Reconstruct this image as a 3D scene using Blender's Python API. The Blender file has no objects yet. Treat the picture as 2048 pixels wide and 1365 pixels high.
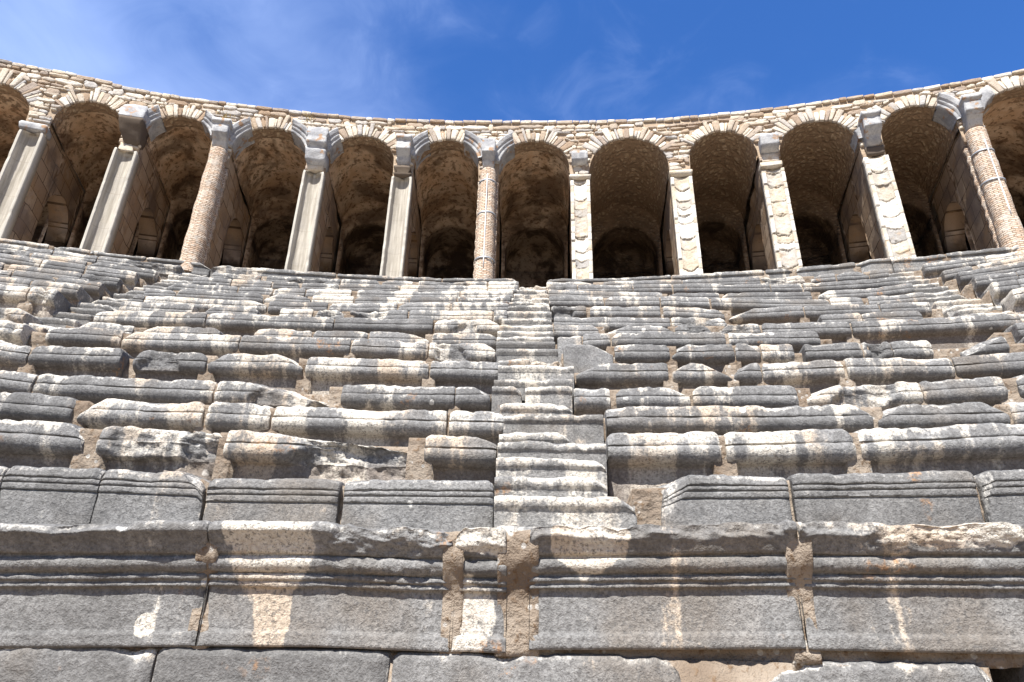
import bpy, math, random
import numpy as np
from mathutils import Vector, Matrix

# ---------------------------------------------------------------- measurements of the theatre (metres, degrees)
CAM=dict(yloc=24.8003,ze=1.550,pitch=0.44465,yaw=-0.05513,roll=0.02339,lens=23.9941)
ROWR={'A': 28.369, 'B': 28.986, 1: 29.636, 2: 30.286, 3: 30.936, 4: 31.586, 5: 32.236, 6: 32.886, 7: 33.536, 8: 34.186, 9: 34.836, 10: 35.486, 11: 36.136, 12: 36.786, 13: 37.436, 14: 38.086}
ROWZ={'A': [(-17.942, 2.172), (-5.942, 2.172), (-3.61, 2.205), (-3.601, 2.208), (-2.307, 2.217), (-0.997, 2.206), (-0.971, 2.211), (-0.399, 2.208), (-0.177, 2.225), (2.569, 2.257), (2.617, 2.252), (4.913, 2.252), (16.913, 2.252)], 'B': [(-19.031, 2.621), (-7.031, 2.621), (-5.547, 2.619), (-4.267, 2.611), (-4.193, 2.58), (-2.586, 2.591), (-0.656, 2.598), (1.683, 2.644), (2.919, 2.65), (5.049, 2.659), (5.797, 2.668), (17.797, 2.668)], 1: [(-20.058999999999997, 3.12), (-8.059, 3.12), (-6.693, 3.101), (-6.344, 3.094), (-4.951, 3.106), (-4.596, 3.105), (-1.73, 3.099), (-0.705, 3.094), (0.87, 3.122), (2.435, 3.128), (4.28, 3.138), (6.394, 3.166), (18.394, 3.166)], 2: [(-20.672, 3.55), (-8.672, 3.55), (-7.449, 3.533), (-5.579, 3.544), (-4.458, 3.534), (-1.588, 3.525), (-0.635, 3.522), (0.968, 3.57), (5.0, 3.557), (6.904, 3.548), (7.164, 3.551), (19.164, 3.551)], 3: [(-21.585, 4.001), (-9.585, 4.001), (-8.994, 3.977), (-5.935, 3.987), (-3.699, 4.0), (-1.003, 4.018), (0.498, 4.002), (2.489, 4.004), (4.326, 3.989), (6.351, 3.996), (7.635, 4.012), (7.94, 4.022), (19.94, 4.022)], 4: [(-22.508, 4.547), (-10.508, 4.547), (-9.944, 4.532), (-8.278, 4.564), (-8.039, 4.555), (-6.632, 4.56), (-5.164, 4.586), (-4.746, 4.565), (-2.344, 4.567), (-0.926, 4.554), (0.588, 4.539), (2.348, 4.535), (4.096, 4.518), (5.646, 4.533), (7.5, 4.498), (8.686, 4.506), (20.686, 4.506)], 5: [(-23.383, 5.085), (-11.383, 5.085), (-10.928, 5.097), (-10.341, 5.074), (-9.022, 5.083), (-8.941, 5.06), (-6.555, 5.101), (-4.219, 5.113), (-1.093, 5.071), (1.444, 5.069), (3.906, 5.044), (5.093, 5.019), (6.403, 5.003), (7.729, 4.984), (9.067, 4.993), (9.404, 5.002), (21.404, 5.002)], 6: [(-24.182000000000002, 5.56), (-12.182, 5.56), (-11.577, 5.575), (-10.638, 5.469), (-9.296, 5.442), (-7.451, 5.489), (-6.685, 5.508), (-3.598, 5.533), (-1.173, 5.531), (0.263, 5.497), (1.484, 5.549), (3.999, 5.521), (6.025, 5.483), (10.06, 5.434), (22.060000000000002, 5.434)], 7: [(-25.039, 6.209), (-13.039, 6.209), (-11.837, 6.213), (-10.792, 5.941), (-9.58, 5.983), (-8.43, 6.021), (-5.802, 6.044), (-2.984, 6.074), (-1.132, 6.083), (0.196, 5.996), (3.05, 5.969), (5.132, 5.946), (7.309, 5.904), (10.66, 5.867), (22.66, 5.867)], 8: [(-25.752000000000002, 6.654), (-13.752, 6.654), (-11.924, 6.652), (-10.829, 6.436), (-10.132, 6.441), (-8.914, 6.47), (-6.141, 6.503), (-3.163, 6.557), (-1.018, 6.578), (0.208, 6.465), (3.168, 6.425), (4.199, 6.403), (6.845, 6.37), (9.125, 6.332), (9.738, 6.331), (11.112, 6.555), (11.414, 6.575), (23.414, 6.575)], 9: [(-26.442, 7.113), (-14.442, 7.113), (-11.982, 7.077), (-11.121, 6.91), (-10.663, 6.906), (-9.376, 6.909), (-6.471, 6.971), (-3.338, 7.053), (-1.032, 7.078), (0.151, 7.021), (3.35, 6.964), (4.843, 6.87), (6.688, 6.87), (8.628, 6.816), (10.109, 6.777), (11.304, 7.031), (12.006, 7.048), (24.006, 7.048)], 10: [(-27.101, 7.569), (-15.101, 7.569), (-12.042, 7.529), (-11.305, 7.37), (-9.841, 7.411), (-6.791, 7.456), (-0.982, 7.558), (0.087, 7.558), (3.525, 7.511), (7.015, 7.332), (8.927, 7.294), (10.163, 7.305), (11.435, 7.509), (12.582, 7.539), (24.582, 7.539)], 11: [(-27.764, 8.087), (-15.764, 8.087), (-12.095, 8.024), (-11.263, 7.88), (-10.274, 7.87), (-7.102, 7.949), (-0.937, 8.054), (0.091, 8.064), (7.339, 7.831), (9.339, 7.803), (10.641, 7.849), (11.538, 7.974), (13.139, 8.037), (25.139, 8.037)], 12: [(-28.38, 8.56), (-16.38, 8.56), (-11.99, 8.454), (-10.929, 8.383), (-7.402, 8.446), (-0.866, 8.554), (0.095, 8.554), (3.847, 8.516), (7.661, 8.37), (9.746, 8.343), (11.088, 8.354), (11.622, 8.387), (13.664, 8.511), (25.664, 8.511)], 13: [(-28.961, 9.01), (-16.961, 9.01), (-11.735, 8.986), (-10.76, 8.899), (-7.69, 8.934), (-0.851, 9.02), (0.017, 9.007), (3.996, 8.988), (7.971, 8.908), (10.14, 8.893), (11.543, 8.932), (14.17, 8.985), (26.17, 8.985)], 14: [(-29.527, 9.476), (-17.527, 9.476), (-15.964, 9.483), (-14.51, 9.463), (-12.964, 9.484), (-11.231, 9.466), (-8.835, 9.466), (-7.979, 9.474), (-6.307, 9.459), (-4.906, 9.456), (-2.411, 9.47), (0.98, 9.461), (2.487, 9.45), (4.142, 9.483), (5.605, 9.492), (8.28, 9.489), (10.095, 9.499), (10.408, 9.561), (11.973, 9.486), (12.537, 9.494), (13.896, 9.474), (14.653, 9.448), (26.653, 9.448)]}
BLOCKS={'0': [(-13.597, -11.389, []), (-11.349, -9.274, []), (-9.234, -6.981, []), (-6.941, -5.894, []), (-5.871, -3.938, []), (-3.914, -1.577, []), (-1.538, 1.319, [('tr', 0.061, 0.3)]), (1.877, 4.276, [('tl', 0.297, 1.0), ('tr', 0.114, 0.9)]), (4.548, 6.37, []), (6.41, 8.495, []), (8.535, 10.491, []), (10.531, 12.617, [])], 'A': [(-13.866, -11.921, []), (-11.881, -9.504, []), (-9.464, -7.58, []), (-7.54, -6.138, []), (-6.119, -3.544, [('rough', 0.4, 0.75, 0.07, 0.5), ('st', 0.78, -0.5, 0.05, 0.06)]), (-3.53, -0.978, [('rough', 0.5, 0.985, 0.3, 0.65), ('st', 0.25, -0.05, 0.27, 0.33), ('st', 0.28, -0.45, 0.1, 0.24)]), (-0.953, -0.407, [('rough', -0.1, 1.1, 0.2, 0.5), ('tl', 0.063, 0.3), ('tr', 0.035, 0.4), ('st', 0.25, -0.45, 0.16, 0.3), ('st', 0.5, -0.03, 0.5, 0.13)]), (-0.173, 2.542, [('tl', 0.034, 0.3), ('rough', 0.02, 0.42, 0.09, 0.35), ('rough', 0.3, 0.97, 0.075, 0.45), ('st', 0.22, -0.08, 0.25, 0.17)]), (2.566, 5.522, [('rough', 0.22, 0.95, 0.15, 0.55), ('rough', 0.0, 0.2, 0.06, 0.5), ('st', 0.55, -0.05, 0.35, 0.1)]), (5.562, 7.802, []), (7.842, 9.721, []), (9.761, 12.3, [])], 'B': [(-14.927, -13.055, []), (-13.015, -10.975, []), (-10.935, -8.496, []), (-8.456, -6.632, []), (-6.609, -5.469, []), (-5.457, -4.191, [('tr', 0.184, 0.35)]), (-4.155, -2.545, [('tl', 0.037, 0.2)]), (-2.478, -0.642, [('tr', 0.043, 0.2)]), (1.356, 2.887, [('tl', 0.222, 1.0)]), (2.945, 4.986, []), (5.029, 6.89, [('tl', 0.103, 0.9)]), (6.93, 9.095, []), (9.135, 11.661, []), (11.701, 13.93, [])], 1: [(-13.938, -11.828, []), (-11.788, -9.84, []), (-9.8, -8.134, []), (-8.095, -6.515, [('tr', 0.158, 0.7)]), (-6.32, -4.578, [('rough', 0.66, 1.1, 0.6, 1.0), ('rough', 0.15, 0.7, 0.4, 0.25), ('tr', 0.108, 0.4)]), (-4.564, -1.852, [('tr', 1.477, 0.62), ('rough', 0.4, 1.1, 0.6, 1.0)]), (-1.723, -0.703, [('tr', 0.185, 0.3)]), (0.867, 2.419, [('tl', 0.036, 0.2)]), (2.501, 4.205, [('tr', 0.069, 0.3)]), (4.284, 6.74, []), (6.776, 8.49, []), (8.53, 10.531, []), (10.571, 12.545, [])], 2: [(-15.673, -13.124, []), (-13.084, -10.791, []), (-10.751, -9.104, []), (-9.061, -7.514, [('tr', 0.04, 0.2)]), (-7.421, -5.501, [('tl', 0.205, 0.8), ('tr', 0.058, 0.3)]), (-5.43, -4.432, [('tl', 0.042, 0.2)]), (-4.392, -1.598, []), (-1.549, -0.632, [('tr', 0.106, 0.25)]), (0.964, 4.996, [('tr', 0.161, 0.4)]), (5.068, 6.893, [('tl', 0.26, 0.6), ('tr', 0.185, 0.5)]), (6.961, 8.754, []), (8.794, 10.768, []), (10.808, 12.856, [])], 3: [(-16.022, -14.061, []), (-14.021, -11.737, []), (-11.697, -9.914, []), (-9.866, -8.994, []), (-8.944, -5.911, []), (-5.877, -3.792, [('rough',), ('tr', 0.906, 1.1)]), (-3.649, -1.635, []), (-1.617, -0.99, [('tr', 0.242, 0.6)]), (0.496, 1.131, []), (1.236, 2.513, [('tl', 0.094, 0.35), ('tr', 0.235, 0.5)]), (2.565, 4.326, [('tl', 0.091, 0.4)]), (4.475, 6.327, [('tl', 0.348, 0.6), ('rough',)]), (6.343, 7.615, []), (7.813, 9.544, []), (9.584, 11.885, []), (11.925, 14.321, [])], 4: [(-16.963, -14.869, []), (-14.829, -12.665, []), (-12.625, -10.761, []), (-10.726, -9.961, []), (-9.907, -8.264, [('tl', 0.075, 0.2), ('tr', 0.05, 0.4)]), (-8.007, -6.653, [('rough',), ('tl', 0.084, 0.5), ('tr', 0.094, 0.3)]), (-6.596, -4.786, [('tl', 0.181, 0.6), ('tr', 0.32, 0.6)]), (-4.717, -2.315, [('tl', 0.043, 0.2)]), (-2.275, -0.913, []), (0.585, 2.357, [('tl', 0.319, 0.7)]), (2.433, 3.552, [('tl', 0.259, 0.6), ('tr', 0.363, 0.8)]), (3.58, 4.098, [('tl', 0.234, 0.7)]), (4.125, 5.597, [('tr', 0.1, 0.4)]), (5.659, 7.481, [('tr', 0.028, 0.2)]), (7.506, 9.449, []), (9.489, 11.65, []), (11.69, 13.862, [])], 5: [(-13.498, -11.531, []), (-11.494, -10.91, [('rough',), ('tr', 0.053, 0.4)]), (-10.425, -8.961, []), (-8.916, -6.554, [('tl', 0.127, 0.5)]), (-6.523, -4.201, []), (-4.169, -2.533, []), (-2.501, -1.08, [('rough',), ('tr', 0.145, 0.4)]), (0.373, 1.41, [('plain',), ('tr', 0.298, 0.4)]), (1.452, 2.59, []), (2.621, 3.909, [('tl', 0.196, 0.8)]), (3.94, 4.431, [('tl', 0.034, 0.2)]), (4.461, 5.094, []), (5.33, 6.411, []), (6.44, 6.978, [('rough',)]), (6.996, 7.726, [('tr', 0.042, 0.3)]), (8.293, 9.08, [('tl', 0.453, 1.0)]), (9.492, 11.436, []), (11.476, 13.496, []), (13.536, 15.813, [])], 6: [(-13.314, -11.64, [('rough',), ('tr', 0.112, 0.4)]), (-10.611, -9.324, [('tl', 0.246, 0.9)]), (-9.153, -7.438, [('tl', 0.187, 0.5), ('tr', 0.1, 0.5)]), (-6.674, -5.389, [('tl', 0.078, 0.4)]), (-5.343, -4.109, [('tl', 0.052, 0.3)]), (-4.063, -2.682, [('tr', 0.463, 0.5)]), (-2.613, -1.136, [('tr', 0.106, 0.4)]), (0.263, 0.81, [('plain',)]), (0.844, 1.459, []), (1.493, 4.014, []), (4.091, 6.015, [('tr', 0.061, 0.4)]), (9.916, 11.799, []), (11.839, 13.819, []), (13.859, 15.753, [])], 7: [(-14.332, -12.412, []), (-12.369, -11.78, [('rough',)]), (-10.774, -8.275, [('tl', 0.093, 0.3)]), (-8.24, -5.222, []), (-5.185, -2.782, []), (-2.733, -1.13, [('rough',), ('tr', 0.188, 0.5)]), (0.195, 1.276, [('tr', 0.099, 0.4)]), (1.312, 3.045, [('tl', 0.448, 0.8), ('tr', 0.21, 0.5)]), (3.104, 3.937, [('rough',), ('tl', 0.055, 0.4), ('tr', 0.137, 0.5)]), (4.158, 5.067, [('rough',), ('tl', 0.162, 0.7)]), (5.123, 7.081, [('tl', 0.052, 0.2)]), (7.124, 10.595, [])], 8: [(-15.204, -13.967, []), (-13.924, -13.048, []), (-13.013, -11.905, []), (-10.811, -9.071, []), (-8.801, -7.453, [('tl', 0.164, 0.8), ('tr', 0.089, 0.5)]), (-6.896, -6.067, []), (-5.978, -5.234, [('rough',), ('tl', 0.077, 0.5), ('tr', 0.153, 0.6)]), (-5.105, -3.614, [('rough',)]), (-3.562, -1.395, []), (-1.355, -1.016, []), (0.207, 3.163, []), (3.2, 4.549, [('rough',), ('tr', 0.103, 0.5)]), (6.834, 7.746, []), (7.78, 9.11, [('tr', 0.067, 0.4)]), (11.16, 12.61, [('tr', 0.125, 0.8)]), (12.638, 13.408, [])], 9: [(-15.845, -14.158, []), (-14.11, -13.094, [('tr', 0.147, 0.5)]), (-13.057, -11.962, []), (-11.103, -10.798, [('tl', 0.077, 0.6)]), (-10.76, -7.608, [('tr', 0.315, 0.4)]), (-7.555, -5.989, []), (-5.935, -4.1, []), (-4.045, -2.643, [('tl', 0.167, 0.4)]), (-2.588, -1.031, []), (0.151, 1.091, [('rough',)]), (1.2, 3.079, [('tl', 0.082, 0.4)]), (3.158, 4.745, [('tr', 0.158, 0.5)]), (4.834, 6.751, [('tl', 0.463, 0.9)]), (6.788, 8.59, []), (8.625, 9.775, []), (11.286, 11.848, []), (11.87, 12.835, []), (12.956, 14.086, [('tl', 0.054, 0.7)])], 10: [(-16.664, -15.009, []), (-14.862, -13.038, []), (-13.013, -12.049, [('rough',)]), (-11.287, -10.466, [('tr', 0.164, 0.4)]), (-10.439, -8.067, [('tl', 0.068, 0.8), ('tr', 0.118, 0.8)]), (-8.039, -6.757, [('tl', 0.252, 0.6), ('tr', 0.261, 0.4)]), (-6.715, -5.546, []), (-5.504, -3.963, []), (-3.934, -2.596, []), (-2.553, -1.024, []), (0.087, 1.65, []), (1.679, 3.22, [('tl', 0.122, 0.4)]), (3.262, 4.589, []), (4.644, 7.758, []), (7.784, 8.596, []), (8.746, 10.147, []), (11.417, 12.394, []), (12.417, 14.212, []), (14.242, 14.754, [('tl', 0.174, 0.3)])], 11: [(-17.38, -14.688, [('tl', 0.161, 0.4)]), (-14.649, -13.511, []), (-13.457, -12.116, []), (-11.216, -9.2, [('tl', 0.223, 0.8)]), (-9.157, -8.189, []), (-8.146, -7.237, []), (-7.193, -5.868, []), (-5.689, -2.614, []), (-2.584, -0.996, []), (0.061, 3.454, []), (3.497, 5.087, [('tl', 0.272, 0.5)]), (5.116, 7.634, [('tl', 0.165, 0.8)]), (7.797, 10.316, [('tl', 0.216, 0.6)]), (11.52, 13.933, [('tr', 0.195, 0.5)]), (13.955, 15.182, [])], 12: [(-18.044, -17.285, [('tl', 0.099, 0.5)]), (-17.249, -15.547, [('tl', 0.115, 0.4), ('rough',)]), (-15.506, -14.007, []), (-13.979, -12.014, [('tl', 0.23, 0.6)]), (-10.896, -9.778, []), (-9.748, -8.573, []), (-8.513, -7.701, [('tr', 0.108, 0.5)]), (-7.64, -6.507, []), (-6.476, -4.611, []), (-4.58, -1.857, []), (-1.825, -0.896, []), (0.017, 0.971, [('rough',)]), (1.002, 2.693, []), (2.724, 3.895, []), (3.941, 6.792, []), (6.821, 7.698, []), (7.74, 10.352, []), (11.577, 12.325, []), (12.481, 14.237, []), (14.374, 15.549, [])], 13: [(-18.67, -16.997, []), (-16.972, -15.501, []), (-15.459, -14.227, []), (-14.183, -11.746, [('rough',)]), (-10.741, -9.232, [('rough',)]), (-9.044, -6.716, [('rough',)]), (-6.684, -5.398, [('tr', 0.126, 0.8)]), (-5.349, -4.366, [('tl', 0.138, 0.3)]), (-4.17, -1.932, [('rough',)]), (-1.882, -0.898, []), (0.017, 1.66, [('tr', 0.318, 0.4)]), (1.854, 4.358, []), (4.389, 6.767, []), (6.797, 8.084, [('tr', 0.078, 0.6), ('rough',)]), (8.261, 8.985, [('tl', 0.257, 0.5)]), (9.029, 9.934, [('tl', 0.187, 0.3), ('tr', 0.196, 0.6)]), (9.962, 10.493, []), (11.497, 13.131, []), (13.17, 14.6, []), (14.742, 16.123, [('tr', 0.195, 0.4)])], 14: [(-19.28, -18.675, [('tl', 0.116, 0.3)]), (-18.638, -17.927, []), (-17.888, -16.143, [('tl', 0.259, 0.4)]), (-16.1, -14.935, [('tl', 0.127, 0.7), ('rough',)]), (-14.905, -13.251, []), (-13.205, -11.215, [('tr', 0.302, 0.5)]), (-11.184, -7.111, [('tl', 0.325, 0.3), ('rough',)]), (-7.061, -3.555, []), (-3.504, -0.93, [('tr', 0.158, 0.8)]), (0.018, 4.174, [('tl', 0.1, 0.5)]), (4.206, 7.158, []), (7.205, 8.032, [('tr', 0.237, 0.3)]), (8.063, 9.941, [('tl', 0.161, 0.7)]), (9.971, 11.011, []), (11.039, 12.542, [('tl', 0.122, 0.6)]), (12.569, 14.298, []), (14.337, 15.377, []), (15.401, 16.659, [('tr', 0.125, 0.7)])]}
STEPS=[(28.63, 2.255, -0.54, 1.084), (28.755, 2.461, -0.599, 1.032), (29.037, 2.645, -0.64, 0.753), (29.287, 2.835, -0.658, 0.794), (29.536, 3.026, -0.675, 0.834), (29.673, 3.126, -0.676, 0.853), (30.156, 3.447, -0.669, 0.896), (30.438, 3.645, -0.759, 0.439), (30.937, 4.01, -0.968, 0.466), (31.098, 4.144, -0.957, 0.488), (31.484, 4.463, -0.931, 0.539), (31.71, 4.647, -0.955, 0.339), (32.056, 4.925, -1.03, 0.252), (32.426, 5.199, -1.09, 0.199), (32.797, 5.449, -1.123, 0.181), (33.054, 5.642, -1.135, 0.176), (33.392, 5.911, -1.122, 0.168), (33.787, 6.211, -1.111, 0.157), (34.334, 6.629, -1.045, 0.146), (34.729, 6.952, -1.029, 0.137), (34.986, 7.16, -1.022, 0.112), (35.308, 7.416, -0.981, 0.084), (35.727, 7.744, -0.948, 0.061), (36.274, 8.165, -0.902, 0.033), (36.653, 8.453, -0.855, 0.006), (37.22, 8.72, -0.82, -0.02), (37.7, 8.96, -0.8, -0.03)]
BASEZ=1.642
WALLTOP=[(-19.89, 14.383), (-17.51, 14.432), (-14.91, 14.291), (-11.35, 14.323), (-7.59, 14.295), (-4.7, 14.314), (-1.79, 14.359), (1.12, 14.328), (4.88, 14.25), (7.67, 14.263), (11.16, 14.261), (14.37, 14.164), (16.6, 14.142)]

SUN_EL, SUN_AZ = 54.0, 196.0            # azimuth clockwise from +Y
RG = 38.25                              # radius of the gallery front
SILL = 9.46
scene = bpy.context.scene
COL = scene.collection

# ---------------------------------------------------------------- noise
def _hash(ix, iy, iz, seed):
    h = (ix.astype(np.int64)*374761393 + iy.astype(np.int64)*668265263 + iz.astype(np.int64)*2147483647 + seed*974634777) & 0xffffffff
    h = ((h ^ (h >> 13))*1274126177) & 0xffffffff
    h = ((h ^ (h >> 16))*2246822519) & 0xffffffff
    return ((h ^ (h >> 15)) & 0xffff)/32767.5 - 1.0
def vn(p, seed=0, lin=False):
    p = np.asarray(p, float); i = np.floor(p); f = p - i; f = f if lin else f*f*(3-2*f); i = i.astype(np.int64)
    r = 0
    for dx in (0, 1):
        for dy in (0, 1):
            for dz in (0, 1):
                w = (f[..., 0] if dx else 1-f[..., 0])*(f[..., 1] if dy else 1-f[..., 1])*(f[..., 2] if dz else 1-f[..., 2])
                r = r + w*_hash(i[..., 0]+dx, i[..., 1]+dy, i[..., 2]+dz, seed)
    return r
def fbm(p, seed=0, octv=3):
    p = np.asarray(p, float); a, s, r = 1.0, 0.0, 0
    for k in range(octv):
        r = r + a*vn(p*(2.03**k)+k*7.3, seed+k); s += a; a *= .55
    return r/s
def crag(p, seed=0):
    p = np.asarray(p, float)
    return vn(p, seed, True)*.6+vn(p*2.3+5, seed+1, True)*.3+vn(p*5.1+9, seed+2, True)*.2+vn(p*11+3, seed+3, True)*.1
def ss(x, a, b):
    t = np.clip((x-a)/(b-a), 0, 1); return t*t*(3-2*t)
def s3(a, b, c):
    return np.stack(np.broadcast_arrays(a, b, c), -1)

# ---------------------------------------------------------------- objects
def tag(o, label=None, cat=None, group=None, kind=None):
    if label: o['label'] = label
    if cat: o['category'] = cat
    if group: o['group'] = group
    if kind: o['kind'] = kind
    return o
def mesh(name, V, F, mat, parent=None, loc=None, mask=None, uv=None, smooth=True):
    """V (n,3) world coordinates, F list of int arrays (m,k).  The object's origin is put at loc."""
    V = np.asarray(V, float)
    if loc is None:
        loc = np.array([V[:, 0].mean(), V[:, 1].mean(), V[:, 2].min()])
    base = np.array(parent['_loc']) if parent is not None and '_loc' in parent else np.zeros(3)
    me = bpy.data.meshes.new(name)
    me.vertices.add(len(V)); me.vertices.foreach_set('co', (V-loc).astype(np.float32).ravel())
    Fs = [np.asarray(f, np.int32) for f in F if len(f)]
    loops = np.concatenate([f.ravel() for f in Fs])
    tot = np.concatenate([np.full(len(f), f.shape[1], np.int32) for f in Fs])
    st = np.concatenate([[0], np.cumsum(tot)[:-1]]).astype(np.int32)
    me.loops.add(len(loops)); me.loops.foreach_set('vertex_index', loops)
    me.polygons.add(len(tot)); me.polygons.foreach_set('loop_start', st); me.polygons.foreach_set('loop_total', tot)
    me.update(calc_edges=True)
    if smooth: me.polygons.foreach_set('use_smooth', np.ones(len(tot), bool))
    if mask is not None:
        at = me.attributes.new('mask', 'FLOAT_COLOR', 'POINT')
        m = np.ones((len(V), 4), np.float32); mask = np.asarray(mask, np.float32)
        m[:, :mask.shape[1]] = mask; at.data.foreach_set('color', m.ravel())
    if uv is not None:
        at = me.attributes.new('uvp', 'FLOAT2', 'POINT'); at.data.foreach_set('vector', np.asarray(uv, np.float32).ravel())
    me.materials.append(mat)
    me.validate()
    o = bpy.data.objects.new(name, me); COL.objects.link(o)
    if parent is not None:
        o.parent = parent; o.location = Vector(loc-base)
    else:
        o.location = Vector(loc)
    o['_loc'] = [float(v) for v in loc]
    return o
def empty(name, loc):
    o = bpy.data.objects.new(name, None); COL.objects.link(o); o.location = Vector(loc); o.empty_display_size = .2
    o['_loc'] = [float(v) for v in loc]
    return o
def grid_faces(nu, nv, off=0, wrap=False, flip=False):
    a = np.arange(nu if wrap else nu-1)[:, None]; b = np.arange(nv-1)[None, :]
    a2 = (a+1) % nu
    q = np.stack([a*nv+b, a2*nv+b, a2*nv+b+1, a*nv+b+1], -1).reshape(-1, 4)+off
    return q[:, ::-1] if flip else q
def polar(a, r, z):
    """a degrees clockwise from +Y"""
    t = np.radians(a); return s3(r*np.sin(t), r*np.cos(t), z)

# ---------------------------------------------------------------- shading
def nt_new(name):
    m = bpy.data.materials.new(name); m.use_nodes = True
    nt = m.node_tree; b = nt.nodes['Principled BSDF']
    b.inputs['Specular IOR Level'].default_value = .18; b.inputs['Roughness'].default_value = .9
    return m, nt, b
class N:
    def __init__(s, nt): s.nt = nt
    def n(s, t, **k):
        o = s.nt.nodes.new(t)
        for a, v in k.items(): setattr(o, a, v)
        return o
    def put(s, i, v):
        if isinstance(v, bpy.types.NodeSocket): s.nt.links.new(v, i)
        else: i.default_value = v
    def m(s, op, a, b=0.0, c=0.0, clamp=False):
        o = s.n('ShaderNodeMath', operation=op, use_clamp=clamp)
        for k, v in enumerate((a, b, c)): s.put(o.inputs[k], v)
        return o.outputs[0]
    def noise(s, vec, scale, det=3, rough=.55, dist=0.0):
        o = s.n('ShaderNodeTexNoise'); s.put(o.inputs['Vector'], vec)
        o.inputs['Scale'].default_value = scale; o.inputs['Detail'].default_value = det
        o.inputs['Roughness'].default_value = rough; o.inputs['Distortion'].default_value = dist
        return o.outputs['Fac']
    def voro(s, vec, scale, feat='F1', out='Distance', rnd=1.0):
        o = s.n('ShaderNodeTexVoronoi', feature=feat); s.put(o.inputs['Vector'], vec)
        o.inputs['Scale'].default_value = scale; o.inputs['Randomness'].default_value = rnd
        return o.outputs[out]
    def vec(s, x, y, z):
        o = s.n('ShaderNodeCombineXYZ')
        for k, v in enumerate((x, y, z)): s.put(o.inputs[k], v)
        return o.outputs[0]
    def ramp(s, f, lo, hi):
        o = s.n('ShaderNodeMapRange', interpolation_type='SMOOTHSTEP', clamp=True); s.put(o.inputs[0], f)
        o.inputs[1].default_value = lo; o.inputs[2].default_value = hi
        return o.outputs[0]
    def mix(s, f, a, b, mode='MIX'):
        o = s.n('ShaderNodeMix', data_type='RGBA', blend_type=mode); s.put(o.inputs[0], f)
        for i, v in ((6, a), (7, b)):
            if isinstance(v, bpy.types.NodeSocket): s.nt.links.new(v, o.inputs[i])
            else: o.inputs[i].default_value = (*v, 1)
        return o.outputs[2]
    def polarvec(s, ku=36.0):
        g = s.n('ShaderNodeNewGeometry'); x = s.n('ShaderNodeSeparateXYZ'); s.nt.links.new(g.outputs['Position'], x.inputs[0])
        ang = s.m('ARCTAN2', x.outputs[0], x.outputs[1]); u = s.m('MULTIPLY', ang, ku)
        r = s.m('SQRT', s.m('ADD', s.m('MULTIPLY', x.outputs[0], x.outputs[0]), s.m('MULTIPLY', x.outputs[1], x.outputs[1])))
        return g.outputs['Position'], u, x.outputs[2], r
    def mask(s):
        a = s.n('ShaderNodeAttribute', attribute_name='mask'); c = s.n('ShaderNodeSeparateColor'); s.nt.links.new(a.outputs['Color'], c.inputs[0])
        return c.outputs
    def bump(s, h, strength, dist, bsdf, normal=None):
        o = s.n('ShaderNodeBump'); o.inputs['Strength'].default_value = strength; o.inputs['Distance'].default_value = dist
        s.put(o.inputs['Height'], h)
        if normal is not None: s.nt.links.new(normal, o.inputs['Normal'])
        s.nt.links.new(o.outputs[0], bsdf.inputs['Normal']); return o.outputs[0]

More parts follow.
